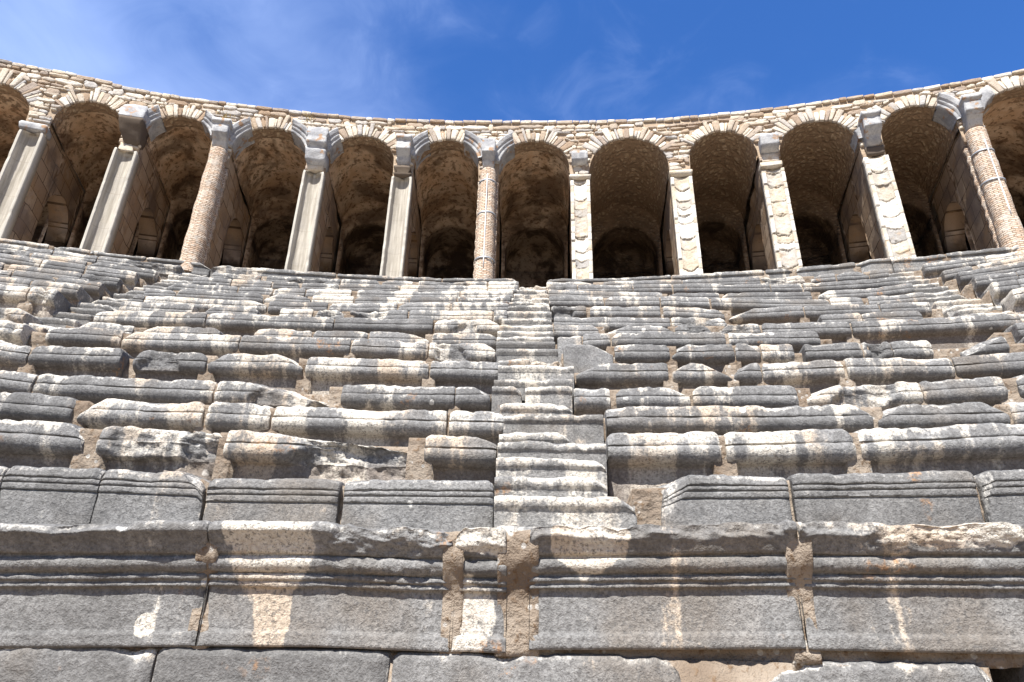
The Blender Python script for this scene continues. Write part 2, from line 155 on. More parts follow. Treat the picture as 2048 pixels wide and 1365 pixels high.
def seat_material(name, dark=(.132, .128, .125), mid=(.295, .288, .280), light=(.64, .59, .51), bias=0.0, rub=1.0):
    m, nt, b = nt_new(name); q = N(nt)
    P, u, z, r = q.polarvec()
    obj = q.n('ShaderNodeObjectInfo').outputs['Random']
    wear, brown, rough = q.mask()[:3]
    stain = q.n('ShaderNodeAttribute', attribute_name='mask').outputs['Alpha']
    P0 = P
    off = q.n('ShaderNodeVectorMath', operation='ADD'); nt.links.new(P, off.inputs[0]); nt.links.new(q.vec(q.m('MULTIPLY', obj, 37.0), q.m('MULTIPLY', obj, 91.0), q.m('MULTIPLY', obj, 53.0)), off.inputs[1]); P = off.outputs[0]
    band = q.noise(q.vec(q.m('MULTIPLY', u, 2.2), q.m('MULTIPLY', z, .20), q.m('MULTIPLY', r, .08)), 1.0, 3, .6)
    streak = q.noise(q.vec(q.m('MULTIPLY', u, 7.0), q.m('MULTIPLY', z, .8), q.m('ADD', r, q.m('MULTIPLY', obj, 30))), 1.0, 4, .65, .4)
    med = q.noise(P, 3.2, 5, .62, .3)
    fine = q.noise(P, 26.0, 4, .7)
    grit = q.noise(P, 110.0, 2, .6)
    s = q.m('ADD', q.m('MULTIPLY', band, .80), q.m('ADD', q.m('MULTIPLY', streak, .46), q.m('MULTIPLY', med, .46)))
    s = q.m('ADD', s, q.m('MULTIPLY', fine, .26))
    s = q.m('ADD', s, q.m('MULTIPLY_ADD', obj, .15, bias-.075))
    s = q.m('ADD', s, q.m('MULTIPLY', wear, .14))
    s = q.m('ADD', s, q.m('MULTIPLY', stain, .36))
    white = q.ramp(s, 1.03, 1.13)
    grey = q.ramp(q.m('ADD', q.m('MULTIPLY', med, .5), q.m('ADD', q.m('MULTIPLY', fine, .35), q.m('ADD', q.m('MULTIPLY', streak, .3), q.m('MULTIPLY_ADD', obj, .16, -.02)))), .46, .82)
    base = q.mix(grey, dark, mid)
    warm = q.noise(P, 1.3, 3, .6)
    base = q.mix(q.m('MULTIPLY', q.ramp(warm, .5, .72), .5), base, (.20, .165, .13))
    lightc = q.mix(q.ramp(warm, .45, .65), light, (.53, .43, .33))
    # worn, freshly broken edges
    w = q.m('MULTIPLY', q.ramp(q.m('ADD', wear, q.m('MULTIPLY_ADD', fine, .9, -.45)), .50, .74), q.ramp(med, .36, .56))
    c = q.mix(q.m('MULTIPLY', white, .88), base, lightc)
    c = q.mix(q.m('MULTIPLY', w, .85), c, (.62, .585, .525))
    # dark specks inside the white patches and pale lichen dots on the grey
    sp = q.ramp(q.noise(P, 46.0, 3, .7), .54, .62)
    c = q.mix(q.m('MULTIPLY', sp, .66), c, (.13, .125, .12))
    ld = q.ramp(q.m('ADD', q.voro(P, 5.0), q.m('MULTIPLY', fine, .16)), .235, .20)
    ld = q.m('MULTIPLY', ld, q.ramp(q.noise(P, .9, 2), .55, .62))
    c = q.mix(q.m('MULTIPLY', ld, .85), c, (.62, .60, .56))
    bl = q.m('MULTIPLY', q.ramp(q.noise(P, 2.1, 4, .6), .64, .70), q.ramp(fine, .45, .6))
    c = q.mix(q.m('MULTIPLY', bl, .7), c, (.38, .20, .085))
    c = q.mix(q.m('MULTIPLY', brown, .5), c, q.mix(fine, (.20, .125, .07), (.30, .22, .15)))
    g2 = q.noise(P, 48.0, 3, .75)
    c = q.mix(.30, c, q.mix(q.ramp(g2, .30, .70), (.12, .12, .12), (.88, .88, .88)), 'OVERLAY')
    pit = q.m('MULTIPLY', q.ramp(q.noise(P, 62.0, 2, .6), .60, .67), q.ramp(med, .35, .55))
    c = q.mix(q.m('MULTIPLY', pit, .5), c, (.07, .066, .062))
    nt.links.new(c, b.inputs['Base Color'])
    h = q.m('ADD', q.m('MULTIPLY', fine, .55), q.m('ADD', q.m('MULTIPLY', grit, .22), q.m('MULTIPLY', g2, .45)))
    h = q.m('ADD', h, q.m('MULTIPLY', q.m('MULTIPLY', q.noise(P, 9.0, 4, .65), rough), 1.6))
    q.bump(h, .75*rub, .022, b)
    return m

def mortar_material():
    m, nt, b = nt_new('earth_mortar'); q = N(nt)
    P, u, z, r = q.polarvec()
    n1 = q.noise(P, 3.0, 4); n2 = q.noise(P, 24.0, 4, .7); v = q.voro(P, 14.0)
    c = q.mix(q.ramp(n1, .35, .65), (.21, .16, .118), (.34, .28, .22))
    c = q.mix(q.ramp(n2, .5, .7), c, (.17, .11, .065))
    c = q.mix(q.m('MULTIPLY', q.ramp(v, .26, .18), q.ramp(q.noise(P, 6.0, 3), .48, .56)), c, (.44, .41, .37))
    nt.links.new(c, b.inputs['Base Color'])
    q.bump(q.m('ADD', n2, q.m('MULTIPLY', v, .5)), .9, .03, b)
    return m

def rubble_material(name, dim=1.0):
    """stones carry their own colour in the mask attribute (r = pale .. brown, g = grey, b = value)"""
    m, nt, b = nt_new(name); q = N(nt)
    P, u, z, r = q.polarvec()
    k = q.mask()
    f = q.noise(P, 30.0, 4, .7); n = q.noise(P, 7.0, 3)
    c = q.mix(k[0], (.66, .565, .43), (.36, .255, .17))
    c = q.mix(k[1], c, (.40, .385, .375))
    c = q.mix(q.m('MULTIPLY', k[2], .8), c, (.76, .71, .63))
    c = q.mix(q.m('MULTIPLY', q.ramp(f, .52, .68), .45), c, (.20, .15, .11))
    c = q.mix(q.m('MULTIPLY', q.ramp(n, .55, .75), .4), c, (.40, .29, .19))
    nt.links.new(c, b.inputs['Base Color'])
    q.bump(q.m('ADD', f, n), .7, .025, b)
    return m

def vault_material():
    """r = bare rubble (1) or plaster (0); b = painted shade and soot towards the back"""
    m, nt, b = nt_new('vault_plaster_and_rubble'); q = N(nt)
    P, u, z, r = q.polarvec(); k = q.mask()
    n1 = q.noise(P, 1.6, 4, .6, .4); n2 = q.noise(P, 8.0, 5, .65); n3 = q.noise(P, 30.0, 3)
    plaster = q.mix(q.ramp(n1, .35, .65), (.62, .42, .26), (.76, .59, .42))
    plaster = q.mix(q.m('MULTIPLY', q.ramp(n2, .50, .62), .75), plaster, (.16, .085, .04))
    soot_and_shade = q.ramp(q.noise(P, .85, 5, .65, .6), .47, .62)
    plaster = q.mix(q.m('MULTIPLY', soot_and_shade, .72), plaster, (.11, .065, .036))
    wv = q.n('ShaderNodeVectorMath', operation='MULTIPLY_ADD'); nt.links.new(P, wv.inputs[0]); wv.inputs[1].default_value = (1, 1, 1.5)
    nz_ = q.n('ShaderNodeTexNoise'); nt.links.new(P, nz_.inputs['Vector']); nz_.inputs['Scale'].default_value = 5.0
    sc_ = q.n('ShaderNodeVectorMath', operation='SCALE'); nt.links.new(nz_.outputs['Color'], sc_.inputs[0]); sc_.inputs[3].default_value = .22; nt.links.new(sc_.outputs[0], wv.inputs[2])
    wvo = wv.outputs[0]
    v = q.voro(wvo, 8.5, 'F1', 'Distance'); vc = q.voro(wvo, 8.5, 'F1', 'Color')
    vs = q.n('ShaderNodeSeparateColor'); nt.links.new(vc, vs.inputs[0])
    stone = q.mix(vs.outputs[0], (.28, .19, .118), (.60, .46, .31))
    stone = q.mix(q.ramp(vs.outputs[1], .84, .88), stone, (.50, .36, .23))
    rub = q.mix(q.ramp(q.m('ADD', v, q.m('MULTIPLY', n2, .3)), .50, .60), stone, (.34, .235, .15))
    edge = q.ramp(q.m('ADD', k[0], q.m('MULTIPLY_ADD', n2, .7, -.35)), .45, .55)
    c = q.mix(edge, plaster, rub)
    c = q.mix(q.m('MULTIPLY', k[2], q.m('MULTIPLY_ADD', q.ramp(n1, .58, .40), .35, .62)), c, (.040, .025, .016))  # depth of the bay darkened in the colour: painted shade mixed with soot
    nt.links.new(c, b.inputs['Base Color'])
    h = q.m('ADD', q.m('MULTIPLY', q.m('SUBTRACT', 1.0, v), q.m('MULTIPLY', edge, 1.1)), q.m('ADD', q.m('MULTIPLY', n2, .5), q.m('MULTIPLY', n3, .2)))
    q.bump(h, .9, .05, b)
    return m

def ashlar_material():
    m, nt, b = nt_new('pier_ashlar'); q = N(nt)
    P, u, z, r = q.polarvec()
    br = q.n('ShaderNodeTexBrick'); nt.links.new(q.vec(r, z, 0.0), br.inputs['Vector'])
    br.inputs['Scale'].default_value = 1.0; br.inputs['Brick Width'].default_value = .62; br.inputs['Row Height'].default_value = .40
    br.inputs['Mortar Size'].default_value = .012; br.inputs['Bias'].default_value = 0.0
    br.inputs['Color1'].default_value = (.36, .25, .165, 1); br.inputs['Color2'].default_value = (.49, .37, .26, 1); br.inputs['Mortar'].default_value = (.12, .08, .05, 1)
    n1 = q.noise(P, 2.2, 4, .6, .4); n2 = q.noise(P, 14.0, 4, .7)
    c = q.mix(q.m('MULTIPLY', q.ramp(n1, .5, .62), .55), br.outputs['Color'], (.40, .25, .13))
    c = q.mix(q.m('MULTIPLY', q.ramp(q.noise(P, 1.1, 4), .50, .64), .65), c, (.21, .17, .15))
    c = q.mix(q.m('MULTIPLY', q.ramp(n2, .55, .7), .4), c, (.14, .09, .055))
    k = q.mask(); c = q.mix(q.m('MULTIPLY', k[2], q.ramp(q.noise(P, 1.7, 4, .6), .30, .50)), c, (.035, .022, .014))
    nt.links.new(c, b.inputs['Base Color'])
    q.bump(q.m('ADD', q.m('MULTIPLY', br.outputs['Fac'], -1.2), q.m('ADD', n2, n1)), .6, .025, b)
    return m

def channel_material():
    m, nt, b = nt_new('restored_channel_slab'); q = N(nt)
    P, u, z, r = q.polarvec(); k = q.mask()
    n1 = q.noise(P, 2.0, 4, .6); st = q.noise(q.vec(q.m('MULTIPLY', u, 16.0), q.m('MULTIPLY', z, .9), 0.0), 1.0, 4, .6)
    f = q.noise(P, 45.0, 3, .65)
    c = q.mix(q.ramp(st, .35, .7), (.32, .285, .235), (.52, .475, .405))
    c = q.mix(q.m('MULTIPLY', q.ramp(n1, .5, .68), .5), c, (.36, .33, .29))
    c = q.mix(q.m('MULTIPLY', q.ramp(f, .55, .7), .3), c, (.22, .18, .14))
    ring = q.m('ABSOLUTE', q.m('SUBTRACT', q.m('FRACT', q.m('MULTIPLY', z, 2.1)), .5))
    c = q.mix(q.m('MULTIPLY', q.ramp(ring, .03, .0), q.m('MULTIPLY', q.ramp(n1, .35, .6), .5)), c, (.25, .21, .17))
    c = q.mix(q.m('MULTIPLY', k[0], .55), c, (.66, .62, .545))
    nt.links.new(c, b.inputs['Base Color'])
    q.bump(q.m('ADD', f, n1), .45, .015, b)
    return m

def patch_material():
    m, nt, b = nt_new('patched_pier_stone'); q = N(nt)
    P, u, z, r = q.polarvec(); k = q.mask()
    n1 = q.noise(P, 3.4, 4, .6); f = q.noise(P, 34.0, 4, .7)
    c = q.mix(q.ramp(n1, .42, .62), (.58, .49, .37), (.66, .60, .51))
    c = q.mix(k[0], c, (.85, .80, .72))
    c = q.mix(k[1], c, (.40, .385, .37))
    c = q.mix(k[2], c, (.20, .16, .12))
    c = q.mix(q.m('MULTIPLY', q.ramp(f, .53, .68), .45), c, (.22, .18, .15))
    c = q.mix(q.m('MULTIPLY', q.ramp(q.noise(P, 5.5, 3), .58, .68), .45), c, (.46, .30, .16))
    nt.links.new(c, b.inputs['Base Color'])
    q.bump(q.m('ADD', f, n1), .7, .02, b)
    return m

def brick_material():
    m, nt, b = nt_new('thin_brick'); q = N(nt)
    at = q.n('ShaderNodeAttribute', attribute_name='uvp')
    P, u, z, r = q.polarvec()
    br = q.n('ShaderNodeTexBrick'); nt.links.new(at.outputs['Vector'], br.inputs['Vector'])
    br.inputs['Scale'].default_value = 1.0; br.inputs['Brick Width'].default_value = .15; br.inputs['Row Height'].default_value = .046
    br.inputs['Mortar Size'].default_value = .009; br.inputs['Mortar Smooth'].default_value = .2
    br.inputs['Color1'].default_value = (.66, .46, .32, 1); br.inputs['Color2'].default_value = (.74, .64, .53, 1); br.inputs['Mortar'].default_value = (.28, .20, .14, 1)
    n1 = q.noise(P, 5.0, 4, .6); f = q.noise(P, 40.0, 3, .7)
    c = q.mix(q.m('MULTIPLY', q.ramp(n1, .52, .64), .6), br.outputs['Color'], (.64, .58, .50))
    c = q.mix(q.m('MULTIPLY', q.ramp(q.noise(P, 9.0, 4), .56, .66), .5), c, (.30, .24, .20))
    c = q.mix(q.m('MULTIPLY', q.ramp(f, .55, .7), .35), c, (.25, .15, .09))
    nt.links.new(c, b.inputs['Base Color'])
    q.bump(q.m('ADD', q.m('MULTIPLY', br.outputs['Fac'], -1.0), q.m('MULTIPLY', f, .6)), .9, .02, b)
    return m

def marble_material():
    m, nt, b = nt_new('grey_carved_marble'); q = N(nt)
    P, u, z, r = q.polarvec(); k = q.mask()
    n1 = q.noise(P, 3.0, 4, .6, .5); f = q.noise(P, 30.0, 4, .7)
    c = q.mix(q.ramp(n1, .38, .62), (.33, .328, .335), (.52, .512, .50))
    c = q.mix(q.m('MULTIPLY', q.ramp(f, .52, .68), .5), c, (.17, .165, .165))
    c = q.mix(q.m('MULTIPLY', q.ramp(q.noise(P, 4.4, 4), .57, .66), .8), c, (.40, .22, .10))
    c = q.mix(q.m('MULTIPLY', k[0], .6), c, (.70, .69, .67))
    nt.links.new(c, b.inputs['Base Color'])
    q.bump(q.m('ADD', f, n1), .6, .02, b)
    return m

def plain_material(name, col, rough=.6, metal=0.0):
    m, nt, b = nt_new(name); q = N(nt)
    P, u, z, r = q.polarvec()
    n = q.noise(P, 25.0, 3, .6)
    c = q.mix(n, tuple(v*.75 for v in col), tuple(min(1, v*1.2) for v in col))
    nt.links.new(c, b.inputs['Base Color']); b.inputs['Roughness'].default_value = rough; b.inputs['Metallic'].default_value = metal
    return m

def dust_material():
    m, nt, b = nt_new('pale_dusty_ground'); q = N(nt)
    P, u, z, r = q.polarvec()
    n1 = q.noise(P, .8, 5, .6); n2 = q.noise(P, 14.0, 4, .7)
    c = q.mix(q.ramp(n1, .35, .65), (.20, .15, .105), (.27, .21, .155)); c = q.mix(q.m('MULTIPLY', q.ramp(n2, .55, .7), .5), c, (.30, .22, .15))
    nt.links.new(c, b.inputs['Base Color']); q.bump(n2, .5, .03, b)
    return m

M = dict(dust=dust_material(), seat=seat_material('weathered_seat_stone'), podium=seat_material('weathered_podium_stone', (.138, .133, .128), (.265, .258, .249), bias=-.105, rub=1.1),
         step=seat_material('weathered_step_stone', (.170, .164, .156), (.335, .322, .305), bias=.045),
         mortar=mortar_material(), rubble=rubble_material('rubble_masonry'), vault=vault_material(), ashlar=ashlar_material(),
         channel=channel_material(), patch=patch_material(), brick=brick_material(), marble=marble_material(),
         strap=plain_material('galvanised_strap', (.42, .43, .45), .5, .5), strip=plain_material('white_gauge_strip', (.80, .80, .79), .6),
         weed=plain_material('dry_weed', (.42, .31, .13), .9), dark_rock=plain_material('rough_dark_rock', (.135, .105, .08), .95))
# ---------------------------------------------------------------- seat stones
ORD = ['zeroth', 'first', 'second', 'third', 'fourth', 'fifth', 'sixth', 'seventh', 'eighth', 'ninth', 'tenth', 'eleventh', 'twelfth', 'thirteenth',
       'fourteenth', 'fifteenth', 'sixteenth', 'seventeenth', 'eighteenth', 'nineteenth', 'twentieth', 'twenty-first', 'twenty-second', 'twenty-third',
       'twenty-fourth', 'twenty-fifth', 'twenty-sixth', 'twenty-seventh', 'twenty-eighth', 'twenty-ninth', 'thirtieth', 'thirty-first', 'thirty-second', 'thirty-third', 'thirty-fourth']
P_SEAT = [(-.80, 0), (-.36, 0), (-.06, 0), (-.024, -.005), (-.010, -.020), (-.004, -.060), (0, -.100), (-.003, -.104), (-.024, -.105), (-.025, -.113), (.002, -.115),
          (.010, -.121), (.017, -.140), (.016, -.165), (.006, -.190), (-.014, -.212), (-.042, -.229), (-.074, -.238), (-.098, -.242), (-.104, -.252), (-.110, -.30), (-.122, -.50), (-.80, -.50)]
P_SILL = [(-.80, 0), (-.36, 0), (-.05, 0), (-.014, -.01), (0, -.03), (0, -.085), (-.006, -.09), (-.03, -.095), (-.035, -.11), (-.04, -.24), (-.03, -.25), (-.035, -.30), (-.07, -.34), (-.09, -.50), (-.80, -.50)]
P_CORN = [(-.75, 0), (-.30, 0), (-.06, 0), (-.012, -.008), (0, -.026), (0, -.056), (-.014, -.064), (-.034, -.086), (-.060, -.116), (-.076, -.146), (-.084, -.160), (-.106, -.163),
          (-.107, -.172), (-.096, -.176), (-.088, -.196), (-.090, -.218), (-.106, -.240), (-.124, -.249), (-.138, -.252), (-.138, -.260), (-.126, -.263), (-.127, -.286), (-.144, -.290), (-.144, -.300), (-.140, -.303), (-.142, -.320),
          (-.168, -.324), (-.170, -.350), (-.172, -.45), (-.172, -.535), (-.160, -.546), (-.158, -.60), (-.165, -.612), (-.75, -.612)]
P_BACK = [(-.80, 0), (-.30, 0), (-.06, 0), (-.022, -.006), (-.008, -.022), (0, -.068), (-.004, -.071), (-.015, -.073), (-.016, -.077), (-.005, -.081), (-.005, -.103), (-.008, -.105),
          (-.019, -.107), (-.020, -.111), (-.011, -.115), (-.012, -.148), (-.015, -.150), (-.025, -.151), (-.026, -.155), (-.022, -.159), (-.024, -.35), (-.028, -.50), (-.80, -.50)]
P_PLAIN = [(-.80, 0), (-.36, 0), (-.05, 0), (-.014, -.010), (0, -.035), (.0, -.20), (-.004, -.40), (-.01, -.50), (-.80, -.50)]

P_STEP = [(-.80, 0), (-.36, 0), (-.05, 0), (-.014, -.010), (0, -.030), (-.003, -.075), (-.026, -.105), (-.036, -.30), (-.04, -.50), (-.80, -.50)]

def resample(prof, dv):
    out = [prof[0]]
    for (d0, z0), (d1, z1) in zip(prof[:-1], prof[1:]):
        L = math.hypot(d1-d0, z1-z0)
        front = max(d0, d1) > -.40 and not (d1 < -.7 or d0 < -.7)
        n = max(1, int(round(L/dv))) if front else 1
        for k in range(1, n+1): out.append((d0+(d1-d0)*k/n, z0+(z1-z0)*k/n))
    return np.array(out)

def stone(name, a0, a1, R, ztop, H, prof, mat, du, dv, flags=(), seed=0, mould=True, amp=1.0, depth=None, parent=None):
    """one cut stone: the profile (d towards the orchestra, z from the top) run along the arc, then worn, chipped and broken"""
    rg = np.random.RandomState(seed % 100003)
    L = math.radians(a1-a0)*R
    nu = max(8, int(L/du))
    uu = np.linspace(0, L, nu+1)
    uu = np.sort(np.concatenate([uu, [.006, .018, L-.018, L-.006]]))
    pr = np.array(prof, float).copy()
    if mould:
        zb = pr[:, 1].min(); sc = np.clip(H/abs(zb), .82, 1.2)
        sc = 1.0 if prof is P_SEAT else sc
        pr[:, 1] = pr[:, 1]*sc
        pr[pr[:, 1] <= zb*sc+1e-6, 1] = -H
    if depth: pr[:, 0] = np.maximum(pr[:, 0], -depth)
    pr = resample([tuple(v) for v in pr], dv); m = len(pr)
    nxt = np.roll(pr, -1, 0)-np.roll(pr, 1, 0); nrm = np.stack([-nxt[:, 1], nxt[:, 0]], 1)
    nrm /= np.linalg.norm(nrm, axis=1)[:, None]+1e-9
    if nrm[np.argmax(pr[:, 0])][0] < 0: nrm = -nrm
    U = np.repeat(uu[:, None], m, 1); D = np.repeat(pr[None, :, 0], len(uu), 0); Z = np.repeat(pr[None, :, 1], len(uu), 0)
    D0, Z0 = D.copy(), Z.copy()
    o3 = rg.uniform(0, 200, 3)
    wear = np.zeros_like(D); rough = np.zeros_like(D)
    vis = ss(D, -.45, -.20)*(Z > -H+.002)
    # broken stretches
    fl = [g[0] for g in flags]
    for g in flags:
        if g[0] != 'rough': continue
        if len(g) > 1:
            lo, hi, zl, dp = g[1:]
            edge = fbm(s3(U*3.0+o3[0], Z*4.5, o3[1]), 11, 4)*.16
            w = ss(U/L+edge/max(L, .5), lo-.03, lo+.03)*(1-ss(U/L+edge/max(L, .5), hi-.03, hi+.03))*(1-ss(-Z0+edge*.45, zl-.035, zl+.02))*vis
        else:
            c0 = rg.uniform(.25, .75)*L if L < 1.6 else rg.choice([rg.uniform(.1, .3), rg.uniform(.7, .95)])*L
            wdt = rg.uniform(.25, .5)*L; dp = rg.uniform(.35, .9)
            edge = fbm(s3(U*2.2+o3[0], Z*3.5, o3[1]), 11, 3)
            w = ss(1-np.abs(U-c0)/wdt+edge*.9, .30, .40)*vis
        ridg = 1-1.6*np.abs(crag(s3(U*4.2+o3[1]+Z*2, Z*6.5, o3[2]), 17))
        base_d = pr[:, 0].max()-.012
        env = np.minimum(D+.01, base_d-.015-(.075 if prof is P_SEAT else .085)*ss(-Z, .0, .22 if prof is P_SEAT else .28)*dp)
        tgt = env-.055*dp*(1-ridg)+.020*crag(s3(U*15+o3[1], Z*19, o3[2]), 18)
        keep = ss(-D, .17, .34)
        D = D*(1-w*(1-keep))+np.minimum(tgt, .004)*w*(1-keep)
        Z = Z-w*ss(Z, -.12, 0)*(.010+.055*np.abs(fbm(s3(U*4, o3[0], o3[1]), 19, 4)))*min(1, dp*1.3)
        rough = np.maximum(rough, w); wear = np.maximum(wear, w*.22)
    # general unevenness
    p = s3(U+o3[0], D+o3[1], Z+o3[2])
    q = .011*fbm(p*3.1, 3, 2)+.0070*fbm(p*13, 5, 4)+.014*rough*fbm(p*10, 8, 4)
    D = D+nrm[None, :, 0]*q*amp*vis; Z = Z+nrm[None, :, 1]*q*amp*vis
    # nibbled top edge
    nib = np.clip(fbm(s3(uu*3.3+o3[1], 0*uu, 0*uu+o3[2]), 23, 5)-.02, 0, 1)
    nib2 = np.clip(fbm(s3(uu*15+o3[1], 0*uu, 0*uu+o3[2]), 29, 4), 0, 1)
    amt = (nib*.060+nib2*.026)*amp
    near = np.exp(-((D0-0)**2+(Z0-0)**2)/(.075**2))
    Z = Z-amt[:, None]*near; D = D-amt[:, None]*near*.8
    wear = np.maximum(wear, np.exp(-((D0)**2+(Z0+.012)**2)/(.040**2))*(.55+.45*np.clip(amt/.03, 0, 1))[:, None])
    # rounded ends
    e = np.minimum(uu, L-uu)+.012*fbm(s3(uu*0+o3[0], uu*0, uu*0), 2)
    t = np.clip(1-e/.045, 0, 1)**2
    t2 = t[:, None]*(.6+.8*np.abs(fbm(s3(U*0+o3[2], D*5, Z*6), 31, 2)))
    er = .012 if name == 'stair_step' else .022
    D = D-er*t2*vis; Z = Z-.5*er*t2*ss(Z0, -.1, -.0)*vis
    wear = np.maximum(wear, t2*.55*vis)
    # worn-away groove stretches
    # chips: slanting breaks at the corners
    hh = {id(P_SEAT): .26, id(P_BACK): .40, id(P_CORN): .42}.get(id(prof), min(H, .40))
    for g in flags:
        if g[0] not in ('tl', 'tr'): continue
        w_, h_ = max(.03, g[1]), max(.05, g[2]*hh)
        dd = .30+.5*min(w_, .5)
        x = U if g[0] == 'tl' else L-U
        n = crag(s3(U*4.5+o3[0], D*6+o3[1], Z*7+o3[2]), 37)
        qv = x/w_+(-Z)/h_+np.clip(-D, 0, None)/dd+.20*n
        G = np.array([1/w_, 1/h_, 1/dd]); gn = G/np.linalg.norm(G)
        s = np.clip((1-qv)/np.linalg.norm(G), 0, None)
        sg = 1 if g[0] == 'tl' else -1
        U = U+sg*gn[0]*s*.35; Z = Z-gn[1]*s*1.0; D = D-gn[2]*s*1.0
        Z = np.maximum(Z, -H)
        wear = np.maximum(wear, .62*ss(s, .004, .02)*vis); rough = np.maximum(rough, .8*ss(s, .004, .02))
    brown = np.zeros_like(D)
    if mould and prof is P_SEAT:
        brown = (.30*ss(-Z0, .19, .23)+.45*ss(-Z0, .235, .25))*ss(D0, -.4, -.2)
    wear = np.where(Z0 < -.24, wear*.4, wear)
    stain = np.zeros_like(D)
    for g in flags:
        if g[0] == 'st':
            cu, cz, ru, rz = g[1:]
            e_ = fbm(s3(U*5+o3[0], Z*5, o3[1]), 43, 4)*.28
            stain = np.maximum(stain, 1-ss(np.hypot((U/L-cu)*L/ru, (Z0-cz)/rz)+e_*1.3, .66, 1.06))
    # end caps
    cap_rows = []
    def ring(i, f, sgn):
        cd, cz = D[i].mean(), Z[i].mean()
        jit = .012*fbm(s3(D[i]*7+o3[0], Z[i]*7, o3[1]+f), 41, 3)
        return (U[i]*f+U[i].mean()*(1-f)+jit*f, cd+(D[i]-cd)*f, cz+(Z[i]-cz)*f)
    first = [ring(0, f, -1) for f in (0.0, .35, .7)]
    last = [ring(-1, f, 1) for f in (.7, .35, 0.0)]
    U = np.concatenate([[r[0] for r in first], U, [r[0] for r in last]]); D = np.concatenate([[r[1] for r in first], D, [r[1] for r in last]])
    Z = np.concatenate([[r[2] for r in first], Z, [r[2] for r in last]])
    pad = lambda A, v=None: np.concatenate([np.repeat(A[:1], 3, 0)*(1 if v is None else 0)+(0 if v is None else v), A, np.repeat(A[-1:], 3, 0)*(1 if v is None else 0)+(0 if v is None else v)])
    wear = pad(wear, .08); brown = pad(brown, .10); rough = pad(rough, .5); stain = pad(stain, 0)
    ang = a0+np.degrees(U/R)
    zt = ztop(ang) if callable(ztop) else ztop
    V = polar(ang, R-D, zt+Z).reshape(-1, 3)
    nU = len(U)
    F = grid_faces(nU, m)
    closing = np.stack([np.arange(nU-1)*m+m-1, np.arange(1, nU)*m+m-1, np.arange(1, nU)*m, np.arange(nU-1)*m], 1)
    mk = np.stack([wear.ravel(), brown.ravel(), rough.ravel(), stain.ravel()], 1)
    mid = .5*(a0+a1); zz = float(ztop(np.array([mid]))[0]) if callable(ztop) else ztop
    loc = polar(mid, R+.2, zz-H)
    return mesh(name, V, [F, closing], mat, parent, loc, mk)

def rowz(key):
    t = ROWZ[key]; xs = [q[0] for q in t]; ys = [q[1] for q in t]
    return lambda a: np.interp(a, xs, ys)
ZF = {k: rowz(k) for k in ROWZ}
KEYS = ['A', 'B']+list(range(1, 15))
def stair_side(a, row):
    if a < -11.6+.3*(row < 8): return 'LW'
    if a < -.5: return 'CL'
    if a < 10.85: return 'CR'
    return 'RW'
SIDE_TXT = dict(LW='left of the left stairs', CL='left of the central stairs', CR='right of the central stairs', RW='right of the right stairs')
seed = 100
for key in KEYS:
    bl = BLOCKS[key]; R = ROWR[key]
    i = KEYS.index(key); low = KEYS[i-1] if i else None
    by = {}
    for b in bl:
        a = .5*(b[0]+b[1])
        sd = stair_side(a, key if isinstance(key, int) else 0)
        if not isinstance(key, int): sd = 'CL' if a < 0 else 'CR'
        if key == 'A' and -1 < a < -.3: sd = 'CL'
        by.setdefault(sd, []).append(b)
    for sd, lst in by.items():
        lst.sort(key=lambda b: -b[0] if sd in ('CL', 'LW') else b[0])
        for n, (a0, a1, fl) in enumerate(lst, 1):
            seed += 7
            L = math.radians(a1-a0)*R; am = .5*(a0+a1)
            f = [g[0] for g in fl]
            big = [g for g in fl if g[0] in ('tl', 'tr') and g[1]*g[2] > .06]
            look = ('broken ' if 'rough' in f else 'chipped ' if big else 'worn ')+('long' if L > 1.25 else 'short' if L < .5 else 'grey')
            if key == 'A':
                o = stone('podium_block', a0, a1, R, ZF['A'], .60, P_CORN, M['podium'], .013, .011, fl, seed, amp=.8)
                tag(o, f"{look} cornice stone of the podium wall, {ORD[n]} {SIDE_TXT[sd][:-len(' of the central stairs')]} of the mortar gap", 'wall stone', 'moulded stones of the podium wall')
            elif key == 'B':
                H = float(ZF['B'](am)-ZF['A'](am))+.06
                o = stone('backrest_block', a0, a1, R, ZF['B'], H, P_BACK, M['podium'], .016, .013, fl, seed, mould=False, amp=.8)
                tag(o, f"{look} grooved upright stone behind the podium cornice, {ORD[n]} {SIDE_TXT[sd]}", 'wall stone', 'grooved stones of the backrest row')
            else:
                H = float(ZF[key](am)-ZF[low](am))+.04
                far = min(1.0, max(0, (key-1)/9.0))
                prof = P_SILL if key == 14 else P_PLAIN if 'plain' in f else P_SEAT
                o = stone('sill_block' if key == 14 else 'seat_block', a0, a1, R, ZF[key], H, prof, M['seat'], .020+.028*far, .016+.016*far, fl, seed, mould=True, amp=1.0-.35*far, depth=.72 if key < 13 else .60)
                if key == 14:
                    tag(o, f"{look} sill stone under the arcade piers, {ORD[n]} {SIDE_TXT[sd]}", 'sill stone', 'sill stones under the arcade')
                else:
                    tag(o, f"{look} seat stone, {ORD[key]} row above the backrest row, {ORD[n]} {SIDE_TXT[sd]}", 'seat stone', 'stone seats of the upper tiers')
